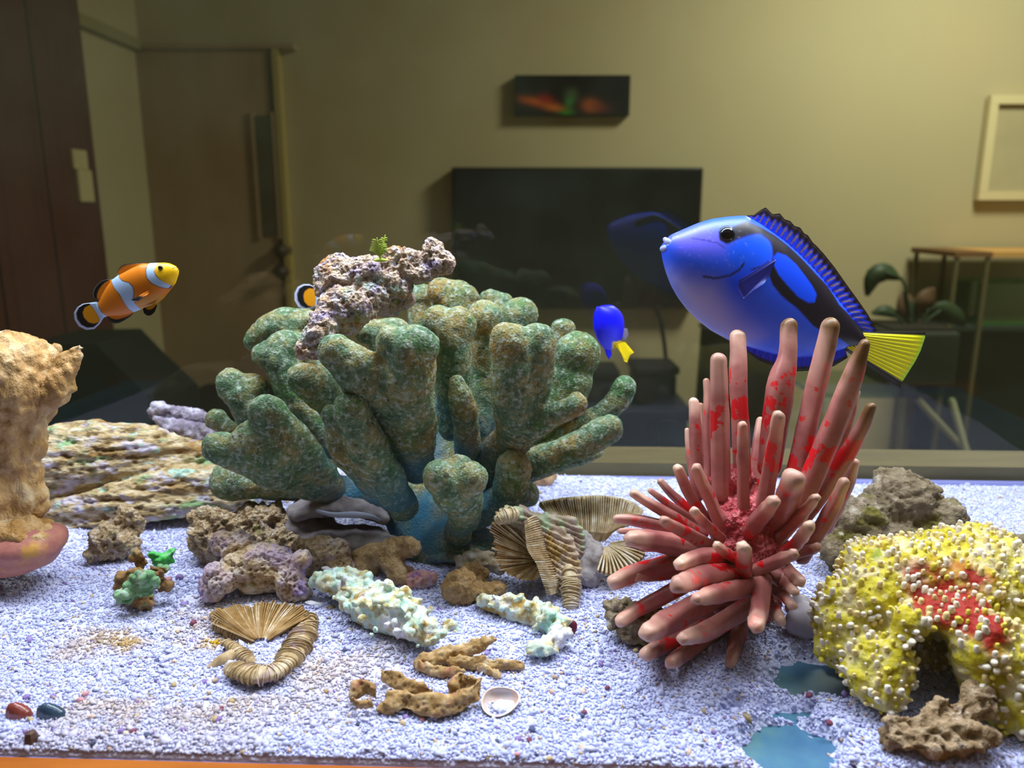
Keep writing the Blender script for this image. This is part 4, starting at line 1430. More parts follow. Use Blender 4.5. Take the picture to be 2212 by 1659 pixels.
clown('orange clownfish with white bands swimming in open water beside the wooden door', 130, 540, .1311, .36, -.1)
clown('orange clownfish hiding behind the pitted rock with only its tail showing', 662 - 450 * .122, 640 - 1090 * .122, .122, .47, .1, 32)

# ---------------------------------------------------------------- small blue damsel seen from behind, swimming away
dm = Fish(('damselfish', 'tiny bright blue fish with a yellow tail beside the green coral', 'fish', (620, 1400)), 1260, 640, .09646, .47, .9, 600)
dtop = [(310, 225), (420, 212), (560, 190), (660, 200), (760, 280), (840, 390), (880, 540), (890, 700), (880, 830), (850, 960), (830, 1000), (760, 1120)]
dbot = [(308, 230), (280, 320), (262, 450), (258, 600), (262, 740), (290, 850), (330, 970), (390, 1080), (480, 1190), (560, 1260), (640, 1230)]


def damcol(XY, UV=None):
    return paint((6, 14, 240), XY, [([(560, 1000), (900, 1010), (1000, 1300), (700, 1300), (600, 1150)], (232, 206, 6), 22)])


dm.body(dtop, dbot, (440, 200), (730, 1150), .0042, damcol, skin, n=80, m=40, prof=lambda u: np.sin(np.clip(u, 0, 1) ** .7 * math.pi * .9 + .12) + .05)
dm.fin('tail_fin', [(850, 1010), (740, 985), (620, 1040)], [(985, 1230), (900, 1275), (870, 1330), (830, 1450), (770, 1430), (690, 1240)], .001, lambda XY, UV: np.tile(np.array(lin((228, 200, 8))), (len(XY), 1)), finm, n=30, lift=(-.002, -.004))
dm.fin('anal_fin', [(470, 1150), (540, 1190), (620, 1200)], [(520, 1330), (575, 1420), (640, 1300)], .0006, damcol, finm, n=20)
greyf = lambda XY, UV: np.tile(np.array(lin((120, 112, 140))), (len(XY), 1))
dm.fin('dorsal_fin', [(880, 700), (885, 820), (860, 960)], [(985, 720), (1010, 860), (950, 975)], .0004, greyf, finm, n=20)


# ================================================================== rocks, coral skeletons and shells on the sand
def rock(name, label, cat, parts, mat, voxel, disp, smooth=3, group=None, bury=.0015):
    o = lump(name, parts, mat, None, voxel=voxel, smooth=smooth, disp=disp)
    if bury is not None:
        ground(o, bury)
    return tag(o, label, cat, group)


# layered log shaped rock
log_m = rockmat('layered_tan_rock', [(.28, (108, 88, 58)), (.42, (158, 134, 94)), (.55, (192, 172, 136)), (.70, (212, 206, 192))], 170,
                [((136, 172, 124), 70, .56, .66, 2.2), ((192, 184, 204), 110, .54, .64, 6.6), ((146, 110, 62), 60, .56, .68, 4.1), ((170, 204, 190), 120, .60, .68, 9.4)], bump=(1100, .7, .0009), pits=(500, .7, .0010), rough=.85, stretch=(.55, .8, 1.5))


def strata(P, N):
    z = P[:, 2] + .006 * fbm(P, 22, 2, 7) + .05 * (P[:, 0] + .2) * .18
    w_ = np.abs(((z / .0052) % 1) - .5) * 2
    return .0022 * (w_ - .5) * (.5 + .5 * vnoise(P, (40, 40, 60), 4)) + .0026 * fbm(P, (45, 60, 150), 3, 3) - .0030 * np.clip(1 - worley(P, (180, 240, 360), 3) / .5, 0, 1)


rock('layered_rock', 'long layered tan rock shaped like a log with green tints', 'rock',
     [T([(60, 1040, .455, 80), (150, 1000, .458, 88), (270, 985, .462, 82), (380, 1000, .465, 70), (520, 1015, .468, 60)], .8, seg=18), E(215, 935, .46, 60, 32, 40), E(330, 945, .462, 40, 26, 30),
      T([(120, 1112, .44, 34), (230, 1090, .44, 44), (350, 1060, .445, 48), (520, 1040, .452, 50)], .8), T([(100, 1135, .437, 18), (230, 1125, .435, 22), (400, 1085, .44, 26), (520, 1080, .44, 26)], 1.0)],
     log_m, .0011, strata, 2)

# hollow grey purple branch behind the log
fz_m = rockmat('grey_purple_rock', [(.3, (92, 84, 104)), (.5, (146, 136, 156)), (.7, (204, 202, 222))], 120, [((120, 104, 92), 60, .56, .66, 3)], bump=(1300, .9, .001), rough=.9)
hb = thing('hollow_branch', 'grey purple fuzzy hollow branch resting behind the layered rock', 'rock', at(400, 955, .475))
for pts, fl in (([(338, 884, .472, 16), (390, 892, .475, 16), (480, 912, .48, 18)], .9), ([(340, 905, .470, 12), (380, 925, .472, 24), (480, 940, .478, 26)], .9), ([(335, 893, .480, 16), (400, 905, .484, 20), (480, 925, .488, 22)], .5)):
    lump('branch_wall', [T(pts, fl)], fz_m, hb, voxel=.0009, smooth=2, disp=addd(rough(230, .0018, 3, 3), pits(600, .0009, 2)))

# tan stump ornament at the left
tan_m = rockmat('tan_stump_resin', [(.28, (134, 96, 52)), (.45, (176, 136, 84)), (.58, (196, 160, 112)), (.72, (214, 192, 160))], 90, [((160, 116, 56), 60, .52, .66, 1.2), ((206, 182, 146), 70, .56, .70, 4.2)], bump=(420, .9, .0016), rough=.55, spec=.4, stretch=(1, 1, .7))
mauve_m = rockmat('mauve_base_resin', [(.3, (136, 82, 82)), (.5, (166, 104, 96)), (.7, (186, 128, 106))], 40, [((196, 146, 72), 50, .56, .66, 2.9)], bump=(300, .4, .0010), rough=.5)
st_ = thing('stump_ornament', 'tan stump shaped ornament with a flared jagged top on a rounded base', 'ornament', at(20, 1235, .378))
YT = .372
sd = addd(rough(70, .0030, 3, 3), lambda P, N: .0018 * fbm(P, (230, 230, 90), 3, 9), pits(260, .0009, 4, .5))
lump('trunk', [T([(10, 1125, YT, 92), (15, 1075, YT, 76), (18, 1000, YT, 66), (25, 920, YT, 74), (40, 860, YT, 86), (30, 800, YT, 92)], .95, seg=18), E(-40, 850, YT, 110, 80, 70), E(60, 1105, YT, 45, 28, 40), E(30, 850, YT - .008, 62, 60, 40)], tan_m, st_, voxel=.0013, smooth=3, disp=sd)
for pts in ([(40, 900, YT, 50), (95, 845, YT, 48), (142, 790, YT, 32), (170, 750, YT, 10)], [(20, 870, YT + .010, 56), (70, 808, YT + .010, 46), (108, 770, YT + .010, 22), (122, 757, YT + .01, 10)], [(-40, 850, YT + .008, 60), (0, 805, YT + .008, 44), (36, 786, YT + .008, 16)], [(70, 900, YT - .006, 30), (110, 840, YT - .006, 26), (140, 800, YT - .004, 14)]):
    lump('top_shard', [T(pts, .6)], tan_m, st_, voxel=.0011, smooth=2, disp=sd)
lump('base_rim', [T([(-160, 1136, YT, 26), (0, 1138, YT - .012, 24), (98, 1150, YT - .012, 22)], 2.2)], tan_m, st_, voxel=.0013, smooth=3, disp=sd)
lump('base', [T([(-160, 1215, YT, 44), (0, 1210, YT - .012, 38), (92, 1192, YT - .012, 32)], 2.0), T([(-160, 1180, YT, 54), (0, 1178, YT - .012, 44), (104, 1170, YT - .012, 36)], 1.9)], mauve_m, st_, voxel=.0014, smooth=4, disp=rough(60, .0012, 2, 5))

ground(st_, .001)
# small lumps at the left
brown_m = rockmat('brown_pitted_rock', [(.28, (130, 106, 78)), (.45, (174, 148, 114)), (.58, (198, 176, 148)), (.72, (216, 208, 202))], 200, [((176, 164, 182), 80, .60, .70, 2.4), ((124, 128, 70), 60, .64, .72, 5)], bump=(1300, 1.0, .0011), pits=(600, .9, .0014), rough=.9)
rd = addd(rough(170, .0028, 3, 6), pits(360, .0024, 2, .5), rough(600, .0009, 2, 12))
rock('brown_rock', 'small lumpy brown rock in front of the layered rock', 'rock', [E(232, 1172, .392, 44, 42, 34), E(278, 1132, .402, 34, 44, 28), E(206, 1196, .388, 18, 18, 16), E(262, 1178, .395, 44, 28, 30)], brown_m, .0009, rd)

leafc_m = [rockmat('leaf_coral_green', [(.3, (78, 132, 78)), (.5, (126, 168, 124)), (.7, (176, 194, 180))], 160, [((136, 104, 66), 120, .52, .60, 2)], bump=(1100, .6, .0006)),
           rockmat('leaf_coral_brown', [(.3, (104, 74, 42)), (.5, (146, 110, 68)), (.7, (170, 146, 110))], 130, [((120, 160, 100), 90, .58, .66, 2)], bump=(1100, .6, .0006)),
           rockmat('leaf_coral_bright', [(.3, (40, 160, 56)), (.5, (78, 196, 90)), (.7, (150, 206, 160))], 130, bump=(1100, .5, .0005))]
lc = thing('leaf_coral', 'small brown coral with ruffled plates tinted bright green', 'coral', at(300, 1312, .345))
ld = addd(rough(260, .0022, 3, 5), rough(700, .0008, 2, 3))
for mi, parts in ((0, [E(310, 1262, .342, 36, 34, 8, 10), E(270, 1290, .340, 22, 22, 8)]), (1, [E(285, 1265, .350, 34, 42, 10, -10), E(300, 1295, .346, 38, 20, 16)]), (1, [E(300, 1205, .356, 18, 24, 8, 10)]), (1, [E(342, 1250, .350, 22, 34, 9, 25)]),
                  (2, [E(342, 1206, .362, 24, 16, 9, -10), E(368, 1200, .364, 12, 16, 8)]), (0, [E(258, 1290, .338, 14, 20, 7)]), (0, [E(352, 1228, .354, 20, 10, 10)])):
    lump('plate', parts, leafc_m[mi], lc, voxel=.0006, smooth=2, disp=ld)

ground(lc, .0015)
# honeycomb rocks
hc_cols = [(.28, (150, 124, 92)), (.44, (190, 164, 128)), (.56, (208, 188, 164)), (.70, (220, 214, 208))]
purp = ((172, 150, 190), 38, .44, .66, 1.1)
honey_m = rockmat('honeycomb_rock', hc_cols, 110, [purp, ((190, 216, 198), 60, .62, .70, 4.7), ((170, 150, 196), 90, .58, .68, 8.8)], bump=(1300, .7, .0007), pits=(520, .8, .0012), rough=.85)
hd = addd(rough(100, .0028, 3, 6), pits(460, .0026, 7, .52))
rock('honeycomb_rock', 'arched honeycomb rock with purple coating behind the brown ruffled coral', 'rock',
     [E(505, 1182, .372, 62, 42, 40, -15), E(560, 1222, .362, 98, 42, 46, 8), E(470, 1258, .354, 44, 46, 36, 20), E(628, 1262, .356, 44, 52, 40), E(560, 1250, .362, 70, 28, 40), E(640, 1220, .36, 34, 36, 34)], honey_m, .0007, hd, 2)
rock('honeycomb_rock', 'upright honeycomb rock with a pointed corner beside the mint coral', 'rock', [E(690, 1205, .385, 62, 52, 34), E(742, 1190, .388, 16, 34, 12, 20), E(720, 1225, .384, 44, 34, 28), E(655, 1190, .386, 28, 34, 24)], honey_m, .0007, hd, 2)
rock('ridged_rock', 'flat brown ridged coral slab behind the purple honeycomb rock', 'rock', [E(470, 1140, .40, 66, 48, 40, -20), E(560, 1130, .408, 82, 44, 40, 6), E(440, 1175, .392, 36, 44, 26), E(600, 1170, .40, 60, 40, 40)],
     brown_m, .0009, addd(rd, lambda P, N: .0008 * np.sin(900 * (P[:, 0] + .6 * P[:, 2]))), 3)
pink_m = rockmat('pink_porous_rock', [(.3, (164, 96, 92)), (.5, (196, 150, 140)), (.7, (216, 206, 220))], 120, [((160, 120, 180), 60, .58, .66, 3)], bump=(1300, .6, .0006), rough=.85)
rock('pink_rock', 'small pinkish honeycomb stone half buried behind the mint coral', 'rock', [E(905, 1252, .376, 44, 26, 24), E(880, 1240, .38, 22, 20, 16)], pink_m, .0007, addd(rough(150, .0016, 3, 3), pits(480, .0020, 3, .5)))

# tan finger piece
finger_m = rockmat('tan_finger_coral', [(.3, (150, 118, 78)), (.5, (182, 150, 108)), (.7, (206, 182, 146))], 160, bump=(900, .8, .0009), pits=(700, .6, .0008), rough=.85)
rock('finger_coral', 'knobbly tan branching coral piece in front of the green coral base', 'coral', [T([(775, 1215, .392, 24), (800, 1200, .388, 30), (845, 1192, .384, 28), (885, 1178, .38, 22), (893, 1180, .378, 19)]), T([(830, 1200, .386, 28), (850, 1225, .378, 26), (870, 1245, .374, 22)]), E(790, 1225, .386, 34, 24, 24)],
     finger_m, .0009, addd(rough(140, .0014, 3, 6), rough(420, .0006, 3, 6), pits(480, .0010, 2, .4)))


# nodular mint corals
mint_m = rockmat('mint_nodular_coral', [(.28, (148, 122, 66)), (.40, (190, 178, 128)), (.50, (206, 214, 196)), (.60, (176, 214, 200)), (.72, (226, 230, 238))], 150,
                 [((164, 206, 188), 80, .58, .66, 2.2), ((164, 132, 66), 90, .56, .64, 6.1), ((230, 230, 240), 70, .56, .68, 8.3)], bump=(1200, .6, .0006), rough=.75)


def nodules(path, n_, rpx, spread, seed):
    r_ = random.Random(seed)
    q = smooth_path(path, 60)
    out = [T([(a, b, c, d * .72) for a, b, c, d in path])]
    for _ in range(n_):
        a, b, c, d = q[r_.randrange(60)]
        an, el = r_.uniform(0, 2 * math.pi), r_.uniform(-.2, 1.3)
        m = P2M(c)
        p0 = at(a, b, c) + np.array((math.cos(an) * math.cos(el), math.sin(an) * math.cos(el) - .2, math.sin(el))) * d * m * r_.uniform(.7, spread)
        out.append(ell(p0, np.array((1, 1, 1)) * rpx * m * r_.uniform(.55, 1.25), sub=2))
    return out


nd = addd(rough(420, .0007, 3, 3), pits(800, .0004, 3))
rock('nodular_coral', 'long mint green and white knobbly coral fragment beside the honeycomb rocks', 'coral', nodules([(690, 1262, .37, 22), (745, 1265, .366, 42), (800, 1308, .348, 68), (865, 1332, .336, 68), (925, 1370, .322, 40)], 280, 10, 1.06, 4), mint_m, .0008, nd, 2)
rock('nodular_coral', 'flat mint knobbly coral fragment below the upright ridged coral', 'coral', nodules([(1050, 1300, .35, 26), (1110, 1318, .343, 36), (1180, 1338, .334, 42), (1205, 1368, .322, 34), (1180, 1402, .309, 24), (1150, 1404, .309, 22)], 170, 9, 1.04, 8), mint_m, .0008, nd, 2)
rock('nodular_coral', 'tiny mint knobbly coral crumb beside the long mint coral', 'coral', nodules([(965, 1345, .33, 14), (985, 1362, .325, 14)], 12, 8, 1.0, 3), mint_m, .0007, nd, 2)

# cup shaped brown rock
rock('cup_rock', 'smooth brown cup shaped stone with a crumbly white top', 'rock', [E(995, 1268, .356, 42, 46, 34), E(1055, 1275, .358, 44, 24, 30), E(1020, 1240, .368, 44, 28, 30)], rockmat('cup_stone', [(.3, (112, 84, 50)), (.5, (150, 118, 76)), (.7, (180, 152, 112))], 130, bump=(900, .8, .0009), pits=(600, .6, .0008)), .0009, addd(rough(130, .0018, 3, 2), rough(420, .0008, 3, 6), pits(460, .0012, 2, .45)))
rock('crumbly_rock', 'crumbly white and tan coral rubble on the brown cup stone', 'rock', nodules([(1000, 1222, .372, 22), (1040, 1212, .374, 28), (1080, 1230, .37, 20)], 45, 9, 1.05, 12), rockmat('crumbly_white', [(.3, (150, 118, 76)), (.5, (200, 184, 160)), (.7, (222, 220, 232))], 170, bump=(1300, .8, .0008)), .0008, nd, 2, bury=None)
mar_m = rockmat('maroon_shell', [(.3, (88, 26, 44)), (.7, (124, 44, 62))], 120, bump=(900, .3, .0004), rough=.5)
rock('maroon_shell', 'small maroon shell fragment under the upright ridged coral', 'shell', [E(1230, 1358, .327, 18, 24, 10, -10), E(1220, 1345, .33, 12, 12, 8)], mar_m, .0006, rough(200, .0006, 2, 4))

# spiky branching skeleton, flat broken plate
spk_m = rockmat('brown_branch_skeleton', [(.28, (124, 92, 50)), (.48, (164, 130, 84)), (.62, (186, 158, 116)), (.74, (208, 196, 180))], 190, [((150, 96, 74), 60, .58, .66, 3)], bump=(1100, .6, .0006), rough=.75)
sp_ = thing('branch_skeleton', 'brown branching coral skeleton with small spikes lying on the sand', 'coral', at(1000, 1450, .295))
arms = [([(915, 1430, .300, 22), (970, 1418, .302, 22), (1030, 1398, .306, 17), (1068, 1382, .308, 8)], 'arm'), ([(980, 1432, .298, 18), (1040, 1432, .298, 15), (1095, 1437, .297, 9), (1125, 1438, .297, 9)], 'arm'), ([(1040, 1442, .296, 12), (1065, 1452, .293, 9), (1080, 1468, .288, 5)], 'arm'), ([(905, 1440, .296, 14), (950, 1452, .293, 12), (1000, 1450, .293, 8)], 'arm')]
for pts, nm in arms:
    lump(nm, [T(pts, .8)] + [ell(at(a + rnd.uniform(-d, d) * .8, b - d * .9, c), np.ones(3) * 3.2 * P2M(c) * rnd.uniform(.7, 1.2), sub=2) for a, b, c, d in smooth_path(pts, 22)], spk_m, sp_, voxel=.0006, smooth=2, disp=addd(rough(240, .0010, 3, 4), pits(600, .0005, 5)))
ground(sp_, .0015)
def curl(pts, thick=.0016, lean=.002):
    """upright curled rim: (px, py, height_px) along the sand"""
    q = smooth_path(pts, 16)
    A = np.array([sand_at(a, b) for a, b, h in q]) - np.array((0, 0, .001))
    B = np.array([A[i] + np.array((0, lean, h * P2M(A[i][1]) + .001)) for i, (a, b, h) in enumerate(q)])
    return slab(A, B, thick)


rock('broken_plate', 'flat brown broken coral plate with curled edges on the sand', 'coral',
     [curl([(822, 1468, 20), (845, 1476, 32), (880, 1490, 26), (915, 1500, 18), (935, 1502, 6)]), curl([(758, 1515, 26), (766, 1505, 34), (790, 1500, 30), (815, 1508, 18)], .002), curl([(760, 1520, 24), (780, 1527, 18), (806, 1520, 14)], .0018, -.001), curl([(975, 1510, 34), (990, 1492, 44), (1015, 1495, 40), (1040, 1500, 40)], .0018),
      curl([(830, 1528, 24), (870, 1528, 26), (910, 1536, 24), (960, 1540, 28), (1005, 1530, 34), (1040, 1505, 42)], .0026, .004), T([(830, 1525, .268, 10), (880, 1520, .269, 15), (940, 1528, .266, 16), (1000, 1520, .269, 16)], .8), E(835, 1532, .266, 22, 8, 12), E(1010, 1475, .281, 18, 18, 12)],
     spk_m, .00065, addd(rough(180, .0016, 3, 9), pits(520, .0013, 2, .5)), 1)

# shells
shin = rockmat('shell_inside', [(.3, (206, 150, 120)), (.5, (214, 196, 188)), (.7, (190, 200, 226))], 70, [((212, 170, 70), 40, .56, .64, 2)], bump=None, rough=.25, spec=.5)
shout = rockmat('shell_outside', [(.3, (96, 82, 66)), (.7, (150, 126, 88))], 120, bump=(600, .4, .0005), rough=.5)
sh = thing('open_shell', 'half mussel shell lying open and filled with white sand', 'shell', sand_at(1082, 1535))
c = sand_at(1082, 1530) + np.array((0, 0, .0034))
ax_, ay_, dp = 48 * P2M(.27), .0065, .0046
rot = Matrix.Rotation(math.radians(18), 3, 'Z') @ Matrix.Rotation(math.radians(16), 3, 'X') @ Matrix.Rotation(math.radians(-8), 3, 'Y')


def bowl(sc_, dz_):
    V, Fc = [], []
    nr, ns = 8, 36
    for i in range(nr + 1):
        t = i / nr
        r_ = math.sin(t * math.pi / 2)
        for k in range(ns):
            a = 2 * math.pi * k / ns
            v = Vector((ax_ * sc_ * r_ * math.cos(a), ay_ * sc_ * r_ * math.sin(a) * (1 - .22 * math.cos(a)), -dp * sc_ * math.cos(t * math.pi / 2) + dz_))
            V.append(np.array(rot @ v) + c)
    for i in range(nr):
        for k in range(ns):
            Fc.append((i * ns + k, i * ns + (k + 1) % ns, (i + 1) * ns + (k + 1) % ns, (i + 1) * ns + k))
    return np.array(V), Fc, nr, ns


V1, F1, nr, ns = bowl(1.0, 0)
V2, F2, _, _ = bowl(.9, .0003)
mk('outer_shell', V1, F1, shout, sh)
rimf = [(nr * ns + k, nr * ns + (k + 1) % ns, len(V1) + nr * ns + (k + 1) % ns, len(V1) + nr * ns + k) for k in range(ns)]
mk('inner_shell', np.vstack([V1, V2]), [tuple(i + len(V1) for i in f[::-1]) for f in F2] + rimf, shin, sh)
o = lump('sand_fill', [ell(c + np.array((.0012, -.0010, -.0020)), (.0046, .0036, .0014))], sm, sh, voxel=.0004, smooth=1, disp=rough(900, .0004, 2, 3), col=lambda P, N: np.tile(np.array(lin((226, 228, 248))), (len(P), 1)))
rock('brown_fragment', 'tiny dark brown fragment perched on the rim of the open shell', 'shell', [E(1090, 1496, .281, 16, 11, 8), E(1080, 1490, .281, 8, 6, 6), E(1098, 1488, .281, 9, 9, 6), E(1094, 1508, .28, 8, 9, 6)], plain('dark_red_brown', (96, 44, 36), .35), .0005, rough(400, .0005, 2, 3), 1, bury=None)


def mussel(px, py, rx, ry, mat, label):
    p0 = sand_at(px, py + ry * .8)
    m = P2M(p0[1])
    V, Fc = ell((0, 0, 0), (rx * m, ry * m * .9, ry * m * 1.5), sub=4)
    ridge = 1 + .03 * np.sin(np.linalg.norm(V * np.array((1, 1.2, 1)) - np.array((rx * m * .7, 0, 0)), axis=1) * 5200)
    V = V * ridge[:, None]
    V[:, 2] *= 1 - .35 * np.clip(V[:, 0] / (rx * m), -1, 1)
    o = mk('mussel_shell', V + p0 + np.array((0, 0, .0005)), Fc, mat, None, loc=p0)
    tag(o, label, 'shell')


mussel(42, 1530, 32, 21, rockmat('red_mussel', [(.3, (108, 44, 40)), (.7, (150, 74, 62))], 90, bump=None, rough=.2, spec=.6), 'glossy reddish brown mussel shell half buried near the front glass')
mussel(112, 1531, 36, 20, rockmat('blue_mussel', [(.3, (34, 46, 70)), (.6, (60, 84, 104)), (.8, (110, 110, 80))], 90, bump=None, rough=.2, spec=.6), 'glossy dark blue mussel shell half buried near the front glass')
hx = sand_at(68, 1598)
hv, hf = tube([hx + np.array((0, 0, -.0005)), hx + np.array((0, 0, .0014))], [.0026, .0024], 6, cap=2, ref=(0, 1, 0))
tag(mk('hexagonal_pebble', hv, hf, plain('hex_pebble_brown', (84, 60, 52), .6), None, False, loc=hx), 'dark brown six sided pebble on the sand at the front glass', 'pebble')

# stones around the red and yellow corals
grey_m = rockmat('grey_brown_rock', [(.28, (78, 66, 50)), (.45, (120, 106, 84)), (.6, (150, 134, 112)), (.74, (196, 188, 178))], 80, [((108, 100, 44), 45, .53, .63, 2.2), ((214, 206, 190), 60, .62, .70, 7)], bump=(1000, .8, .0010), pits=(500, .6, .0010), rough=.85)
gd_ = addd(rough(120, .0032, 3, 6), rough(420, .0010, 3, 8), pits(260, .0014, 2, .6))
rock('dark_rock', 'dark grey pitted rock under the lower fingers of the red coral', 'rock', [E(1345, 1322, .338, 46, 36, 34), E(1375, 1362, .332, 44, 40, 34), E(1318, 1305, .342, 20, 18, 18), E(1400, 1330, .338, 40, 40, 30)], grey_m, .0009, rd)
rock('grey_rock', 'large grey brown boulder between the red and the yellow coral', 'rock', [E(1940, 1090, .425, 92, 72, 60, 8), E(1945, 1045, .43, 62, 34, 44), E(2030, 1130, .418, 72, 52, 54, 25), E(1850, 1130, .415, 74, 70, 56), E(1830, 1190, .405, 70, 56, 50), E(2000, 1055, .43, 30, 26, 26), E(1950, 1180, .41, 120, 50, 60)], grey_m, .0012, gd_)
rock('grey_rock', 'low grey boulder behind the right end of the yellow coral', 'rock', [E(2135, 1172, .415, 34, 26, 26), E(2200, 1180, .41, 50, 34, 34), E(2075, 1165, .418, 30, 34, 26)], grey_m, .0012, gd_)
smooth_w = rockmat('white_smooth_shell', [(.3, (176, 166, 176)), (.7, (212, 206, 220))], 40, bump=(500, .2, .0005), rough=.4)
rock('white_stone', 'smooth whitish stone wedged between the red and the yellow coral', 'rock', [E(1742, 1345, .318, 48, 44, 34), E(1720, 1310, .325, 30, 30, 24)], smooth_w, .0012, rough(120, .0012, 2, 6))
twist_m = rockmat('twisted_brown_rock', [(.28, (104, 82, 58)), (.45, (148, 122, 92)), (.6, (178, 154, 126)), (.74, (208, 200, 204))], 180, bump=(1000, .9, .0012), rough=.8)
rock('twisted_rock', 'twisted brown branching rock at the front of the yellow coral cave', 'rock',
     [T([(1925, 1585, .2445, 28), (1965, 1590, .2435, 34), (2010, 1590, .243, 36), (2060, 1580, .2445, 34), (2115, 1585, .2435, 32)], .9), T([(1990, 1570, .246, 24), (2020, 1535, .250, 20), (2040, 1515, .252, 12)]), T([(2050, 1570, .247, 30), (2085, 1525, .251, 28), (2115, 1492, .254, 18)]), T([(2090, 1570, .247, 26), (2130, 1530, .250, 20)]),
      T([(1915, 1560, .246, 14), (1960, 1560, .247, 22)]), E(2080, 1610, .239, 50, 20, 20), E(1985, 1612, .239, 50, 14, 20)], twist_m, .0008, addd(rough(150, .0030, 3, 9), rough(480, .0014, 3, 3), pits(380, .0018, 5, .5)), 2)
tan_sn = rockmat('tan_snail_shell', [(.3, (160, 116, 72)), (.7, (206, 176, 140))], 160, bump=(900, .4, .0005), rough=.5)
rock('snail_shell', 'small tan snail shell on the sand behind the green coral', 'shell', [E(1178, 1035, .505, 20, 16, 16), E(1196, 1026, .506, 9, 13, 10), E(1165, 1040, .504, 12, 10, 10)], tan_sn, .0009, rough(200, .0007, 2, 3))

# grey clam shaped rock below the green coral
clam = thing('grey_clam', 'grey rounded clam shaped rock with a pale rimmed slit under the green coral', 'rock', at(730, 1185, .395))
clm = rockmat('grey_silt_rock', [(.3, (90, 84, 92)), (.5, (128, 120, 124)), (.7, (158, 150, 150))], 70, bump=(900, .4, .0006), rough=.9)
lump('lower_half', [E(740, 1165, .398, 115, 34, 60), E(660, 1140, .405, 70, 42, 50), E(820, 1178, .392, 60, 22, 40)], clm, clam, voxel=.0012, smooth=4, disp=rough(110, .0016, 3, 5))
lump('upper_half', [T([(650, 1100, .405, 22), (700, 1092, .402, 20), (770, 1096, .402, 18), (830, 1116, .404, 14)], 2.2)], clm, clam, voxel=.0011, smooth=3, disp=rough(150, .0013, 3, 5))
mk('pale_rim', *T([(685, 1104, .392, 4), (720, 1112, .389, 6), (765, 1112, .388, 8), (800, 1116, .390, 6), (820, 1124, .393, 4)], .8), plain('pale_blue_rim', (176, 184, 214), .6), clam)

# white shell flakes
fl_m = plain('white_flake', (226, 222, 232), .5)
for (px, py, rx, ry, lab) in ((716, 1234, 24, 7, 'white shell flake with a pink end on the mint coral'), (680, 1300, 26, 7, 'white shell flake at the foot of the honeycomb rock'), (910, 1528, 26, 6, 'thin white stick of coral below the broken plate')):
    p0 = sand_at(px, py + ry) if py > 1250 else at(px, py, .362)
    o = lump('shell_flake', [ell(p0 + np.array((0, 0, ry * P2M(p0[1]) * .5)), (rx * P2M(p0[1]), rx * .35 * P2M(p0[1]), ry * .8 * P2M(p0[1])), Matrix.Rotation(math.radians(12), 3, 'Y').to_4x4())], fl_m, None, voxel=.0005, smooth=1, disp=rough(300, .0007, 2, 3))
    tag(o, lab, 'shell')


# ------------------------------------------------------------------ ridged mushroom coral skeletons
sep_m = [rockmat('septum_brown', [(.3, (112, 82, 44)), (.5, (150, 116, 68)), (.7, (182, 150, 108))], 120, bump=None, rough=.7), rockmat('septum_tan', [(.3, (136, 112, 76)), (.5, (176, 150, 112)), (.7, (206, 190, 166))], 160, [((168, 146, 168), 60, .60, .72, 3)], bump=None, rough=.7),
         rockmat('septum_pale', [(.3, (150, 128, 92)), (.5, (196, 178, 144)), (.7, (220, 212, 200))], 120, bump=None, rough=.7)]


def septa_fan(parent, hub, rim, n_, depth, mat, thick=.0005, inner=.12, plate=None, jag=.06, curve=0.0):
    """thin radial blades from hub to rim: hub (px,py,Y), rim list of (px,py,Y); depth = how far each blade stands out to the front"""
    R_ = np.array([at(*v) for v in resample(np.array([(a, b, c * 1000) for a, b, c in rim], float), n_) * np.array((1, 1, .001))])
    H = at(*hub)
    Hd = np.asarray(depth, float)
    if plate is not None:
        q = np.array([H + (R_ - H) * t for t in (inner * .5, .5, .97)])
        mk('plate', *slab(np.repeat(H[None], n_, 0) + (R_ - H) * inner, R_ * .97 + H * .03, .0014), plate, parent)
    for i in range(n_):
        e = H + (R_[i] - H) * (1 + rnd.uniform(-jag, jag))
        ts = np.linspace(inner, 1, 5)
        A = np.array([H + (e - H) * t for t in ts])
        bulge = np.array([math.sin(max(t, .05) * math.pi * .8) ** .5 for t in ts])
        B = A + Hd[None] * (bulge * (1 + rnd.uniform(-.2, .2)))[:, None]
        A = A - Hd[None] * .15
        mk('septum', *slab(A, B, thick * rnd.uniform(.8, 1.3)), mat if not isinstance(mat, list) else rnd.choice(mat), parent, False)


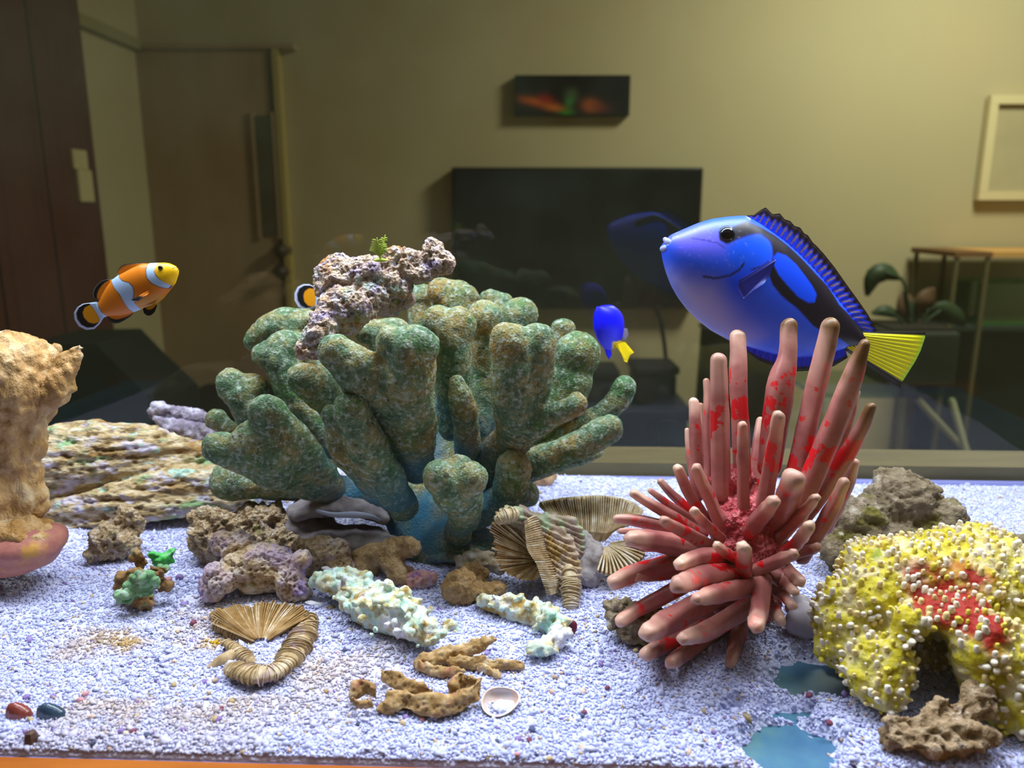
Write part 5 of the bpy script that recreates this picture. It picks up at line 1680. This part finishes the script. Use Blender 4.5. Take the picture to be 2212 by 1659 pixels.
def ridged_tube(parent, pts, n_, mat, core_mat, k=1.16, thick=.0005, name='septum', tilt=.0, vs=1.0):
    """tube wrapped by thin rings standing proud of it"""
    q = smooth_path(pts, max(n_, 12))
    path = np.array([at(a, b, c) for a, b, c, r in q])
    rad = np.array([r * P2M(c) for a, b, c, r in q])
    mk('rib_core', *tube(path, rad * .9, 14, flat=vs, ref=(0, 0, 1)), core_mat, parent)
    Tn = np.gradient(path, axis=0)
    Tn /= np.linalg.norm(Tn, axis=1)[:, None]
    for i in range(len(path)):
        t = Tn[i] + np.array((rnd.uniform(-.3, .3), rnd.uniform(-.3, .3), tilt + rnd.uniform(-.3, .3)))
        t /= np.linalg.norm(t)
        d = np.cross(t, (0, 0, 1.0)); d /= np.linalg.norm(d)
        e = np.cross(t, d)
        rr_ = rad[i] * k * rnd.uniform(.86, 1.14)
        seg = 12
        ring = np.array([path[i] + rr_ * (d * math.cos(2 * math.pi * s / seg) + e * vs * math.sin(2 * math.pi * s / seg)) for s in range(seg)])
        V = np.vstack([ring + t * thick * .35, ring - t * thick * .35, path[i] + t * thick, path[i] - t * thick])
        Fc = [(2 * seg, s, (s + 1) % seg) for s in range(seg)] + [(2 * seg + 1, seg + (s + 1) % seg, seg + s) for s in range(seg)] + [(s, seg + s, seg + (s + 1) % seg, (s + 1) % seg) for s in range(seg)]
        mk(name, V, Fc, mat, parent, False)


# (a) brown ruffled coral in front
ra = thing('ruffled_coral', 'brown ruffled coral skeleton with a fan of fine ribs on the open sand', 'coral', sand_at(566, 1440))
septa_fan(ra, (566, 1392, .318), [(458, 1345, .332), (468, 1318, .336), (500, 1310, .342), (540, 1312, .345), (575, 1302, .348), (620, 1306, .348), (655, 1312, .344), (676, 1330, .336)], 46, (0, -.0035, .0025), [sep_m[0], sep_m[0], sep_m[1]], .0006, .14, sep_m[0])
ridged_tube(ra, [(668, 1332, .336, 16), (660, 1362, .326, 27), (645, 1392, .312, 31), (628, 1418, .302, 29), (602, 1446, .290, 25), (560, 1458, .286, 31), (515, 1448, .290, 25), (498, 1440, .294, 14)], 56, sep_m[1], sep_m[1], 1.16, .00045, vs=.6)
ridged_tube(ra, [(488, 1388, .314, 11), (505, 1398, .311, 14), (525, 1415, .306, 18), (545, 1428, .302, 10)], 16, sep_m[1], sep_m[1], 1.14, .00045, vs=.7)
ridged_tube(ra, [(462, 1330, .334, 12), (478, 1352, .330, 15), (510, 1372, .324, 12), (545, 1386, .32, 7)], 20, sep_m[1], sep_m[0])
ground(ra, .002)
o = lump('shell_cone', [T([(450, 1440, .295, 7), (475, 1428, .298, 15), (500, 1418, .302, 15)], 1.0)], sep_m[1], None, voxel=.0007, smooth=2, disp=rough(200, .0006, 2, 2))
ground(o, .001)
tag(o, 'small tan broken shell beside the brown ruffled coral', 'shell')

# (b) upright ridged coral
Yb_ = .352
K6 = .229
z6 = lambda x, y: (1000 + x * K6, 1060 + y * K6)
rb = thing('upright_coral', 'upright tan coral skeleton with a folded comb of sharp ribs', 'coral', sand_at(1225, 1312))
lump('fold_body', [T([(*z6(560, 270), .362, 30), (*z6(700, 400), .362, 44), (*z6(850, 560), .360, 50), (*z6(940, 740), .354, 42), (*z6(990, 900), .348, 30)], .7), T([(*z6(800, 340), .366, 36), (*z6(980, 400), .37, 36), (*z6(1060, 540), .366, 24)], .7), E(*z6(440, 260), .358, 34, 26, 26)],
     rockmat('fold_mauve', [(.3, (156, 132, 112)), (.5, (190, 170, 150)), (.7, (208, 200, 200))], 140, [((176, 196, 160), 60, .56, .64, 3), ((182, 150, 92), 70, .54, .64, 6)], bump=(1200, .7, .0007)), rb, voxel=.0009, smooth=3, disp=addd(rough(160, .0012, 3, 3), lambda P, N: .0009 * np.sin(P[:, 2] * 2600 + P[:, 0] * 1400), pits(600, .0006, 2)))
septa_fan(rb, (*z6(760, 640), .366), [(*z6(330, 240), .352), (*z6(270, 350), .350), (*z6(290, 500), .349), (*z6(320, 640), .347), (*z6(380, 740), .346), (*z6(470, 800), .346), (*z6(600, 840), .346), (*z6(690, 830), .346)], 34, (0, -.004, .001), [sep_m[1], sep_m[0]], .0007, .25, sep_m[0])
sp1 = smooth_path([(*z6(640, 250), .352), (*z6(700, 400), .350), (*z6(740, 560), .348), (*z6(800, 700), .345), (*z6(860, 860), .342), (*z6(860, 960), .340)], 36)
sp2 = smooth_path([(*z6(580, 300), .346), (*z6(590, 430), .343), (*z6(610, 560), .341), (*z6(690, 690), .338), (*z6(740, 830), .336), (*z6(790, 980), .335)], 36)
for a, b2 in zip(sp1, sp2):
    p0, p1 = at(*a), at(*b2)
    back = at(a[0] + 14, a[1] - 4, a[2] + .008)
    ts = np.linspace(0, 1, 4)
    A = np.array([back + (p1 - back) * t for t in ts])
    B = A + np.array((0, -.0045, .0022)) * np.array([.4, 1, .8, .1])[:, None] + (p0 - back)[None] * np.array([.8, .5, .2, 0])[:, None]
    mk('septum', *slab(A, B, .0007 * rnd.uniform(.8, 1.3)), rnd.choice((sep_m[2], sep_m[1])), rb, False)
ridged_tube(rb, [(*z6(1000, 740), .346, 14), (*z6(1020, 860), .342, 20), (*z6(1020, 980), .338, 21), (*z6(1015, 1090), .334, 17)], 24, sep_m[2], sep_m[2], 1.1)
ridged_tube(rb, [(*z6(480, 220), .352, 16), (*z6(400, 240), .350, 17), (*z6(340, 280), .350, 12)], 12, sep_m[2], sep_m[2], 1.1)

ground(rb, .002)
# (c) fallen ridged coral behind
rc = thing('fallen_coral', 'overturned cream coral skeleton with radiating dark ribs under the red coral fingers', 'coral', sand_at(1290, 1245))
topl = smooth_path([(*z6(720, 150), .398), (*z6(900, 110), .400), (*z6(1080, 90), .402), (*z6(1250, 80), .402), (*z6(1420, 90), .400), (*z6(1600, 140), .396), (*z6(1700, 210), .392)], 46)
botl = smooth_path([(*z6(980, 330), .386), (*z6(1060, 420), .383), (*z6(1120, 470), .382), (*z6(1230, 480), .381), (*z6(1330, 490), .380), (*z6(1420, 400), .381), (*z6(1500, 360), .381)], 46)
tw, bw = np.array([at(*v) for v in topl]), np.array([at(*v) for v in botl])
mk('plate', *slab(tw + np.array((0, .004, 0)), bw + np.array((0, .004, 0)), .0025), sep_m[2], rc)
for a, b2 in zip(tw, bw):
    ts = np.linspace(0, 1, 5)
    A = np.array([a + (b2 - a) * t for t in ts]) + np.array((0, .003, 0))
    A[0] += np.array((0, 0, rnd.uniform(0, .0012)))
    B = A + np.array((0, -.0085, .001)) * np.sin(ts * 2.6 + .35)[:, None]
    mk('septum', *slab(A, B, .0007 * rnd.uniform(.8, 1.4)), rnd.choice((sep_m[1], sep_m[2], sep_m[2])), rc, False)
hubc = (*z6(1350, 510), .380)
septa_fan(rc, hubc, [(*z6(1270, 760), .362), (*z6(1330, 800), .360), (*z6(1420, 800), .360), (*z6(1520, 760), .362), (*z6(1640, 700), .366), (*z6(1730, 630), .370), (*z6(1720, 480), .376)], 16, (0, -.003, .003), [sep_m[2], sep_m[1]], .0008, .1, sep_m[0])
lump('pale_body', [T([(*z6(1130, 480), .378, 26), (*z6(1180, 620), .374, 40), (*z6(1180, 780), .368, 34)], .6), E(*z6(1260, 700), .37, 24, 40, 24)], rockmat('pale_body', [(.3, (150, 140, 138)), (.7, (198, 192, 196))], 90, bump=(900, .6, .0007)), rc, voxel=.0009, smooth=3, disp=rough(200, .0012, 3, 2))

ground(rc, .002)
# ------------------------------------------------------------------ single coloured pebbles
peb_m = {'purple': plain('pebble_purple', (134, 110, 168), .6), 'maroon': plain('pebble_maroon', (122, 62, 84), .6), 'slate': plain('pebble_slate', (70, 78, 104), .6), 'pink': plain('pebble_pink', (196, 140, 146), .6), 'yellow': plain('pebble_yellow', (206, 196, 110), .6), 'tan': plain('pebble_tan', (178, 140, 100), .6)}
pebbles = [('purple', 262, 1577, 9), ('maroon', 288, 1578, 9), ('yellow', 273, 1583, 6), ('slate', 318, 1586, 9), ('slate', 202, 1603, 8), ('purple', 473, 1552, 10), ('maroon', 476, 1530, 9), ('purple', 396, 1575, 7), ('purple', 440, 1472, 9), ('maroon', 418, 1343, 9), ('purple', 388, 1245, 10), ('pink', 364, 1250, 9),
           ('pink', 185, 1497, 9), ('purple', 115, 1503, 8), ('pink', 175, 1510, 9), ('purple', 57, 1504, 9), ('slate', 112, 1552, 7), ('purple', 877, 1548, 9), ('pink', 912, 1553, 8), ('tan', 905, 1543, 8), ('slate', 806, 1590, 7), ('slate', 774, 1562, 7), ('purple', 1119, 1595, 10), ('maroon', 1142, 1597, 9), ('slate', 1072, 1600, 8),
           ('maroon', 1262, 1537, 8), ('purple', 1298, 1433, 7), ('maroon', 1250, 1467, 7), ('maroon', 1312, 1484, 7), ('purple', 1556, 1612, 8), ('maroon', 1791, 1559, 10), ('purple', 1542, 1580, 8), ('slate', 1515, 1610, 8), ('slate', 1180, 1513, 6), ('pink', 1117, 1628, 8), ('purple', 948, 1315, 7), ('slate', 700, 1385, 7), ('pink', 728, 1411, 8), ('tan', 705, 1492, 7), ('maroon', 1747, 1500, 9), ('slate', 1566, 1655, 9)]
pm = {}
MARKS = [(42, 1530, 'on the sand near the reddish mussel shell'), (112, 1560, 'on the sand near the dark blue mussel shell'), (300, 1585, 'in a cluster on the sand right of the hexagonal pebble'), (430, 1550, 'on the open sand below the brown ruffled coral'), (560, 1480, 'on the sand under the curled rim of the ruffled coral'),
         (400, 1340, 'on the sand left of the ruffled coral'), (380, 1250, 'on the sand next to the green leaf coral'), (900, 1550, 'on the sand below the broken plate'), (790, 1580, 'on the sand left of the broken plate'), (1110, 1600, 'on the sand in front of the open shell'), (1180, 1513, 'on the sand behind the open shell'),
         (1270, 1450, 'on the sand below the flat mint coral'), (1300, 1520, 'on the open sand before the red coral'), (1545, 1600, 'on the sand left of the bare blue patch'), (1770, 1560, 'on the sand right of the bare blue patch'), (1747, 1500, 'on the sand between the bare patches'), (948, 1315, 'on the sand between the two mint corals'), (715, 1395, 'on the sand right of the ruffled coral'), (705, 1492, 'on the open sand left of the broken plate end'), (1566, 1655, 'on the sand at the front glass')]
for nm, px, py, r in pebbles:
    p0 = sand_at(px, py + r * .5)
    m = P2M(p0[1])
    if nm not in pm:
        v, f = ico(2)
        v = v * (1 + .22 * vnoise(v, 1.7, len(pm) + 3))[:, None]
        me = bpy.data.meshes.new('pebble')
        me.from_pydata([tuple(q) for q in v], [], f)
        me.materials.append(peb_m[nm])
        pm[nm] = me
    o = bpy.data.objects.new('pebble', pm[nm])
    COL.objects.link(o)
    o.location = tuple(p0 + np.array((0, 0, r * m * .35)))
    o.scale = (r * m, r * m * .9, r * m * .75)
    o.rotation_euler = (rnd.uniform(-.4, .4), rnd.uniform(-.4, .4), rnd.uniform(0, 6))
    lm = min(MARKS, key=lambda q: (q[0] - px) ** 2 + ((q[1] - py) * 1.3) ** 2)
    tag(o, 'tiny %s pebble %s' % (nm if nm != 'slate' else 'slate blue', lm[2]), 'pebble', nm + ' pebbles on the sand')
